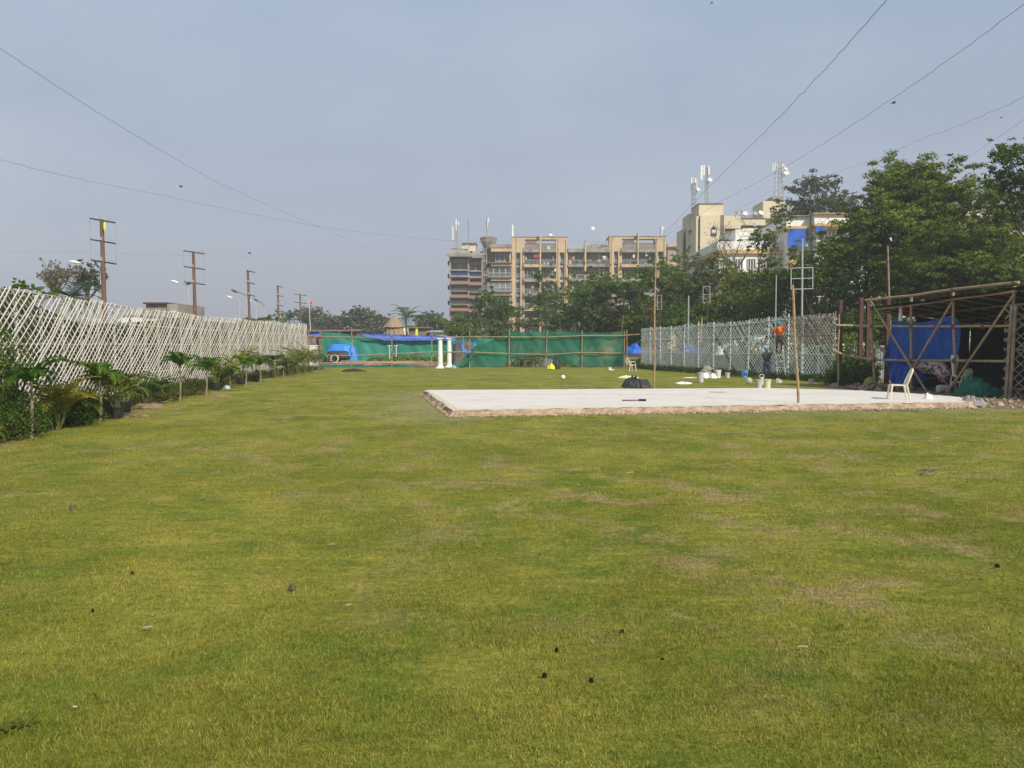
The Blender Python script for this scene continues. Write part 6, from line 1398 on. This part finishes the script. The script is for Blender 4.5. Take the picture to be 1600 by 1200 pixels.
bucket(1267.5, 600.5, 592, .12, 'greybucket', 'small grey bucket right of the leaning bamboo pole')
g = G(1103, 592); q = MB(); q.lathe(g+Vector((0, 0, .16)), [(.15, 0), (.16, .02), (.15, .03), (.02, .03)], 18, Matrix.Rotation(R(70), 3, 'X')); solo('paint_cover', q, M['white'], 'round white cover leaning against the paint drum', 'cover', g)
g = G(1170, 600.5); q = MB(); q.ball(g+Vector((0, 0, .15)), .16, 14, 10, (1, 1, .95)); solo('plastic_bag', q, M['clear'], 'round milky plastic bag left of the edge buckets', 'bag', g, smooth=True)
heap('plastic_bag', 'flattened pale plastic bag right of the edge buckets', 'bag', G(1216, 598), .17, .14, .17, M['clear'], 51, .3)
for i, (px, py, z, r_, lb) in enumerate([(1102, 587, 0, .36, 'lower grey cement sack by the right fence'), (1107, 586, .0, .3, 'right cement sack of the pile'), (1106, 586, .28, .26, 'topmost cement sack of the pile')]):
    g = G(px, py)+Vector((0, .3, z)); heap('cement_sack', lb, 'sack', g, r_, .3, .3 if z == 0 else .24, M['sack'], 55+i, .15, 'cement sacks by the right fence', 16)
heap('white_sheet', 'white plastic sheet propped beside the white bucket', 'sheet', G(1114, 591), .22, .15, .2, M['whitewall'], 60, .3)
heap('plaster_scraps', 'white plaster scraps on the grass by the tall bamboo pole', 'scraps', G(1069, 600), .36, .25, .06, M['whitewall'], 62, .8)
heap('plaster_scraps', 'faint lime spill in front of the cement sacks', 'scraps', G(1077, 590.5), .45, .3, .02, M['whitewall'], 64, .6)
# ------------------------------------------------------------------ people
def skinned(name, chain_v, chain_e, rad, m, parent, sub=1, root=0):
    org = ORG[parent.name]; me = bpy.data.meshes.new(name); me.from_pydata([tuple(Vector(v)-org) for v in chain_v], chain_e, []); me.materials.append(m)
    o = link(bpy.data.objects.new(name, me)); o.parent = parent; ORG[o.name] = org
    md = o.modifiers.new('skin', 'SKIN'); md.use_smooth_shade = True
    sv = me.skin_vertices[0].data if me.skin_vertices else None
    if sv is None:
        bpy.context.view_layer.objects.active = o; sv = me.skin_vertices[0].data
    for i, r_ in enumerate(rad):
        sv[i].radius = r_ if isinstance(r_, tuple) else (r_, r_)
    sv[root].use_root = True
    s = o.modifiers.new('sub', 'SUBSURF'); s.levels = sub; s.render_levels = sub
    return o
def person(label, base, J, shirt, lower, cat='person', sleeve=.5, shorts=1., cloth_hat='bluecloth'):
    """J: joints in metres relative to base; keys pelvis chest neck head, L/R shoulder elbow wrist hip knee ankle toe"""
    t = thing('person', label, cat, base); B = Vector(base); W_ = {k: B+Vector(v) for k, v in J.items()}
    V, E, Rd = [], [], []
    def add(p, r_, link_=None):
        V.append(p); Rd.append(r_)
        if link_ is not None: E.append((link_, len(V)-1))
        return len(V)-1
    pv = add(W_['pelvis'], (.135, .10)); wa = add(W_['pelvis'].lerp(W_['chest'], .45), (.125, .09), pv); ch = add(W_['chest'], (.15, .10), wa); nk = add(W_['neck'], .052, ch); h0 = add(W_['head']-Vector((0, 0, .05)), (.07, .075), nk); h1 = add(W_['head']+Vector((0, 0, .03)), (.078, .092), h0); h2 = add(W_['head']+Vector((0, 0, .10)), (.055, .065), h1)
    for s in 'LR':
        sh = add(W_[s+'sh'], .052, ch); el = add(W_[s+'el'], .038, sh); wr = add(W_[s+'wr'], .026, el)
        d = (W_[s+'wr']-W_[s+'el']).normalized(); pl = add(W_[s+'wr']+d*.07, (.038, .018), wr)
        side = d.cross(Vector((0, 1, 0))).normalized()
        for k in range(4):
            o_ = side*(k-1.5)*.02; f1_ = add(W_[s+'wr']+d*.105+o_, .0095, pl); add(W_[s+'wr']+d*(.15+(.012 if k in (1, 2) else 0))+o_*1.15+Vector((0, .02, -.006)), .008, f1_)
        th = add(W_[s+'wr']+d*.05+side*.045, .011, pl); add(W_[s+'wr']+d*.09+side*.06+Vector((0, .015, 0)), .009, th)
        hp = add(W_[s+'hip'], .085, pv); kn = add(W_[s+'kn'], .056, hp); cf_ = add(W_[s+'kn'].lerp(W_[s+'an'], .3), .056, kn); an = add(W_[s+'an'], .035, cf_); add(W_[s+'toe'], (.04, .025), an)
    body = skinned('body', V, E, Rd, M['skin'], t, 1)
    # face details: nose and ears as tiny bumps sit with the body mesh surface
    V, E, Rd = [], [], []
    pv = add(W_['pelvis']+Vector((0, 0, .02)), (.19, .15)); wa = add(W_['pelvis'].lerp(W_['chest'], .5), (.185, .145), pv); ch = add(W_['chest'], (.21, .15), wa); add(W_['chest'].lerp(W_['neck'], .7), (.085, .08), ch)
    for s in 'LR':
        sh = add(W_[s+'sh'], .092, ch); add(W_[s+'sh'].lerp(W_[s+'el'], sleeve), .080, sh)
    skinned('shirt', V, E, Rd, M[shirt], t, 1)
    V, E, Rd = [], [], []
    pv = add(W_['pelvis']+Vector((0, 0, .02)), (.17, .14))
    for s in 'LR':
        hp = add(W_[s+'hip'], .12, pv); kn = add(W_[s+'hip'].lerp(W_[s+'kn'], min(1, shorts)), .095, hp)
        if shorts > 1: add(W_[s+'kn'].lerp(W_[s+'an'], shorts-1), .078, kn)
    skinned('trousers', V, E, Rd, M[lower], t, 1)
    q = MB(); hc = W_['head']+Vector((0, 0, .03)); q.ball(hc+Vector((0, 0, .035)), .118, 14, 8, (.95, 1.02, .85)); q.tube([hc+Vector((math.cos(a)*.112, math.sin(a)*.118, .0+.012*math.sin(a*3))) for a in np.linspace(0, 2*PI, 15)], .022, 6, False); q.ball(hc+Vector((-.06, -.1, -.02)), .04, 7, 5)
    q.build('head_cloth', M[cloth_hat], t, True)
    return t
# painter standing on the grass, back to us, hands raised
g = G(1198, 591.5)
person('person in charcoal shirt and rolled jeans standing on grass, hands raised to the fence', g, dict(pelvis=(0,0,.84), chest=(.0,.02,1.16), neck=(.0,.03,1.32), head=(.0,.05,1.44), Lsh=(-.17,.02,1.25), Lel=(-.2,.2,1.12), Lwr=(-.05,.35,1.22), Rsh=(.17,.03,1.25), Rel=(.33,.13,1.30), Rwr=(.26,.24,1.50),
    Lhip=(-.09,0,.78), Lkn=(-.12,.04,.44), Lan=(-.13,-.02,.08), Ltoe=(-.14,.13,.03), Rhip=(.09,0,.78), Rkn=(.12,.03,.44), Ran=(.12,-.03,.08), Rtoe=(.14,.12,.03)), 'greyshirt', 'denim', sleeve=.35, shorts=1.72)
# painter on the fence
Yp = 41.0; fx = rfx(Yp); b = P(1217, 553, Yp-.25)
person('person in an orange shirt and shorts standing on the fence rail, one arm stretched right', b, dict(pelvis=(0,0,.84), chest=(-.02,.02,1.18), neck=(-.02,.03,1.38), head=(-.02,.06,1.51), Lsh=(-.19,.0,1.30), Lel=(-.36,-.02,1.08), Lwr=(-.28,.12,.93), Rsh=(.17,.02,1.33), Rel=(.42,.05,1.37), Rwr=(.66,.09,1.47),
    Lhip=(-.06,0,.78), Lkn=(-.10,.05,.42), Lan=(-.12,-.02,.07), Ltoe=(-.14,.12,.03), Rhip=(.12,0,.78), Rkn=(.16,.06,.42), Ran=(.08,-.0,.07), Rtoe=(.09,.14,.03)), 'orange', 'khaki', sleeve=.62, shorts=.92)
# the ladder he stands on
t = thing('ladder', 'short bamboo ladder leaning on the fence under the painter in orange', 'ladder', (b.x, Yp-.6, 0))
la, lb_ = Vector((b.x-.2, Yp-.75, 0)), Vector((b.x+.22, Yp-.72, 0)); ta, tb = Vector((b.x-.17, Yp+.0, 2.15)), Vector((b.x+.2, Yp+.0, 2.15))
for p, q_ in ((la, ta), (lb_, tb)): MB().tube([p, q_], .03, 6).build('stile', M['shadegrey'], t)
for k in range(6): u = .12+k*.145; MB().tube([la.lerp(ta, u)-Vector((.05, 0, 0)), lb_.lerp(tb, u)+Vector((.05, 0, 0))], .022, 6).build('rung', M['shadegrey'], t)
g = G(1216, 590)
q = MB(); a = P(1228, 502, Yp-.2); q.lathe(a+Vector((.35, -.05, -.02)), [(.06, 0), (.075, .12), (.07, .12)], 10); solo('paint_pot', q, M['white'], 'small white paint pot held up at the fence top', 'pot', a+Vector((.35, -.05, -.02)))
# ------------------------------------------------------------------ birds
def bird(px, py, Y, s, label, fly=True):
    c = P(px, py, Y); q = MB(); q.ball(c, .11*s, 8, 6, (1.9, .8, .75)); q.ball(c+Vector((.2*s, 0, .06*s)), .06*s, 7, 5); q.add([c+Vector((.25*s, 0, .07*s)), c+Vector((.25*s, .02*s, .04*s)), c+Vector((.33*s, 0, .045*s))], [(0, 1, 2)])
    q.add([c+Vector((-.15*s, -.05*s, 0)), c+Vector((-.15*s, .05*s, 0)), c+Vector((-.42*s, .07*s, .0)), c+Vector((-.42*s, -.07*s, .0))], [(0, 1, 2, 3)])
    if fly:
        for sg in (-1, 1): q.add([c+Vector((.1*s, sg*.03*s, .04*s)), c+Vector((.12*s, sg*.32*s, .2*s)), c+Vector((-.05*s, sg*.6*s, .1*s)), c+Vector((-.12*s, sg*.25*s, .12*s)), c+Vector((-.1*s, sg*.03*s, .04*s))], [(0, 1, 2, 3, 4)])
    else: q.tube([c, c-Vector((0, 0, .16*s))], .012*s, 4)
    solo('bird', q, M['birdm'], label, 'bird', c, 'dark birds')
bird(1396, 161, 55, .6, 'dark bird flying high at the upper right'); bird(283, 292, 60, .5, 'dark bird flying over the left half of the sky'); bird(1564, 184, 70, .4, 'tiny bird near the right edge'); bird(1112, 5, 80, .5, 'tiny bird at the very top'); bird(390, 396, 70, .5, 'bird gliding above the third utility pole')
bird(124, 407, 71, 1.2, 'bird perched on the head of the nearest street lamp', False); bird(1484, 242, 54, .9, 'bird perched on top of the huge feathery tree', False); bird(294, 443.5, 93, 1.4, 'bird perched on the second street lamp', False)
# ------------------------------------------------------------------ litter on the lawn
def leafbit(px, py, l, w_, m, label, az=0., name='leaf_scrap', curl=.0):
    w_ *= .6; l *= .75
    g = G(px, py); g.z = float(gz(np.array([g.x]), np.array([g.y]))[0])+.034; q = MB(); d = Vector((math.cos(az), math.sin(az), 0)); s = Vector((-d.y, d.x, 0)); V = []; fs = []
    for i in range(7):
        u = i/6; c = g+d*l*(u-.5)+Vector((0, 0, curl*math.sin(u*PI*1.2))); ww = w_*math.sin(PI*(.1+.8*u)); V += [c-s*ww+Vector((0, 0, .006)), c, c+s*ww+Vector((0, 0, .006))]
    for i in range(6): a = i*3; fs += [(a, a+3, a+4, a+1), (a+1, a+4, a+5, a+2)]
    q.add(V, fs); q.add([v-Vector((0, 0, .002)) for v in V], [tuple(reversed(f)) for f in fs]); solo(name, q, m, label, 'litter', g, 'scraps lying on the lawn')
wl = mat('weathered scrap', (.62,.60,.52), (.38,.34,.25), 30, .8); yl = M['yelcloth']
for a in [(777, 797.5, .09, .02, wl, 'white leaf scrap in the middle of the lawn', .1), (518, 857, .07, .014, wl, 'small white scrap left of centre', .3), (445, 661.5, .14, .05, wl, 'white scrap on the lawn left of the slab', .2), (231, 990, .07, .008, wl, 'thin pale stick in the lower left', .5), (545, 951, .05, .012, wl, 'pale scrap below centre left', .4),
    (1254, 1022, .08, .008, wl, 'pale grey stick in the lower right', .05), (117, 1118, .03, .014, wl, 'tiny white flower at the bottom left', .0), (728, 655.5, .2, .04, wl, 'pale plaster flake in front of the slab corner', .1), (507, 605, .25, .06, wl, 'white flake near the far palms', 0), (600, 583, .35, .08, wl, 'white paper left of the scaffold heap', 0),
    (1152, 574+17, .2, .06, yl, 'yellowish scrap by the buckets', 0), (478, 576, .5, .1, wl, 'long white scrap at the foot of the far palms', .1), (800, 598, .3, .06, wl, 'white crumb on the grass behind the slab', 0), (712, 590, .14, .06, wl, 'white dot of paper on the grass behind the slab', 0), (845, 602, .3, .05, yl, 'curled dry leaf behind the slab', .5), (985, 740, .12, .012, yl, 'yellow blade lying right of centre', .2), (640, 616, .2, .05, wl, 'white chip left of the slab corner', 0), (1018, 752, .03, .015, wl, 'crumb', 0), (420, 620, .16, .05, wl, 'white chip between palms and slab', .2), (360, 622, .14, .05, wl, 'white chip near the plastic scrap', .6)]:
    if a[5] == 'crumb': continue
    leafbit(*a)
def sprout(px, py, label, n=4, l=.08, leaf='gold', wd=.006, name='sprout'):
    g = G(px, py); q = MB()
    for k in range(n):
        az = k*2*PI/n+random.uniform(-.3, .3); d = Vector((math.cos(az)*.6, math.sin(az)*.6, 1 if n < 6 else .25)).normalized(); s = Vector((-math.sin(az), math.cos(az), 0)); ll = l*random.uniform(.7, 1.2)
        a, b, c = g+Vector((0, 0, .01)), g+d*ll*.5+Vector((0, 0, .012)), g+d*ll+Vector((0, 0, .0)); q.add([a-s*wd*.4, b-s*wd, c, b+s*wd, a+s*wd*.4], [(0, 1, 2, 3, 4)])
    solo(name, q, LF[leaf], label, 'plant', g, 'sprouts in the lawn')
sprout(152, 1094, 'pale forked sprout in the lower left lawn'); sprout(97, 1105, 'smaller pale sprout left of the forked one', 3, .05); sprout(272, 1025, 'pale short sprout left of centre', 3, .05); sprout(507, 850, 'pale sprout in mid lawn', 3, .09); sprout(8, 884, 'pale broken flower at the left edge', 6, .09)
sprout(14, 1142, 'broad leaved green weed in the bottom left corner', 14, .09, 'olive', .008, 'weed'); sprout(40, 1137, 'flat green weed right of the corner weed', 11, .09, 'olive', .006, 'weed'); sprout(1308, 975+11, 'thin yellow sprout at the lower right', 3, .06)
M['clod'] = mat('dark clod', (.022,.018,.012), (.012,.010,.008), 9, 1, .5, 20, spec=0)
def clod(px, py, r_, label, m='clod'):
    r_ *= .4; heap('clod', label, 'clod', G(px, py)+Vector((0, 0, .018)), r_, r_*.7, r_*.6, M[m], px, .3, 'dark clods on the lawn', 10)  # dark lumps: clods, plus some put where the lawn has dark holes
clod(1558, 888, .05, 'black clod near the right edge of the lawn'); clod(972, 991, .03, 'small black clod right of centre'); clod(870, 1020, .03, 'small black clod low in the middle'); clod(1035, 1036, .026, 'small black lump standing for a dark hole right of the middle'); clod(851, 1060, .035, 'flat black lump standing for a dark hole near the bottom middle'); clod(924, 1068, .03, 'black clod right of the flat one')
clod(207, 899, .035, 'dark clod at left'); clod(145, 958, .025, 'little dark clod further left'); clod(457, 922, .07, 'dark lump standing for a shaded hollow left of centre', 'bark'); clod(113, 795, .09, 'dark brown lump standing for a hole by the worn strip', 'bark')  # the two bark coloured lumps paint the dark of hollows
g = G(1452, 740); q = MB()
for k in range(14): a = random.uniform(0, 6.3); c = g+Vector((random.uniform(-.12, .12), random.uniform(-.1, .1), .03)); d = Vector((math.cos(a), math.sin(a), random.uniform(0, .5)))*.1; q.tube([c-d*.6, c+d], .005, 4)
solo('twig_pile', q, M['greybark'], 'small pile of dry twigs on the lawn at the right', 'twigs', g)
# ------------------------------------------------------------------ haze
m = bpy.data.materials.new('haze air'); m.use_nodes = True; m.node_tree.nodes.clear()
o_ = m.node_tree.nodes.new('ShaderNodeOutputMaterial'); v_ = m.node_tree.nodes.new('ShaderNodeVolumePrincipled')
v_.inputs['Color'].default_value = (.78, .84, .92, 1); v_.inputs['Density'].default_value = .0008; v_.inputs['Anisotropy'].default_value = .0
m.node_tree.links.new(v_.outputs[0], o_.inputs['Volume'])
q = MB(); q.box((-420, -60, -1.1), (420, 420, 60)); meta(q.build('haze', m), 'thin daylight haze in the air', 'haze', kind='stuff')
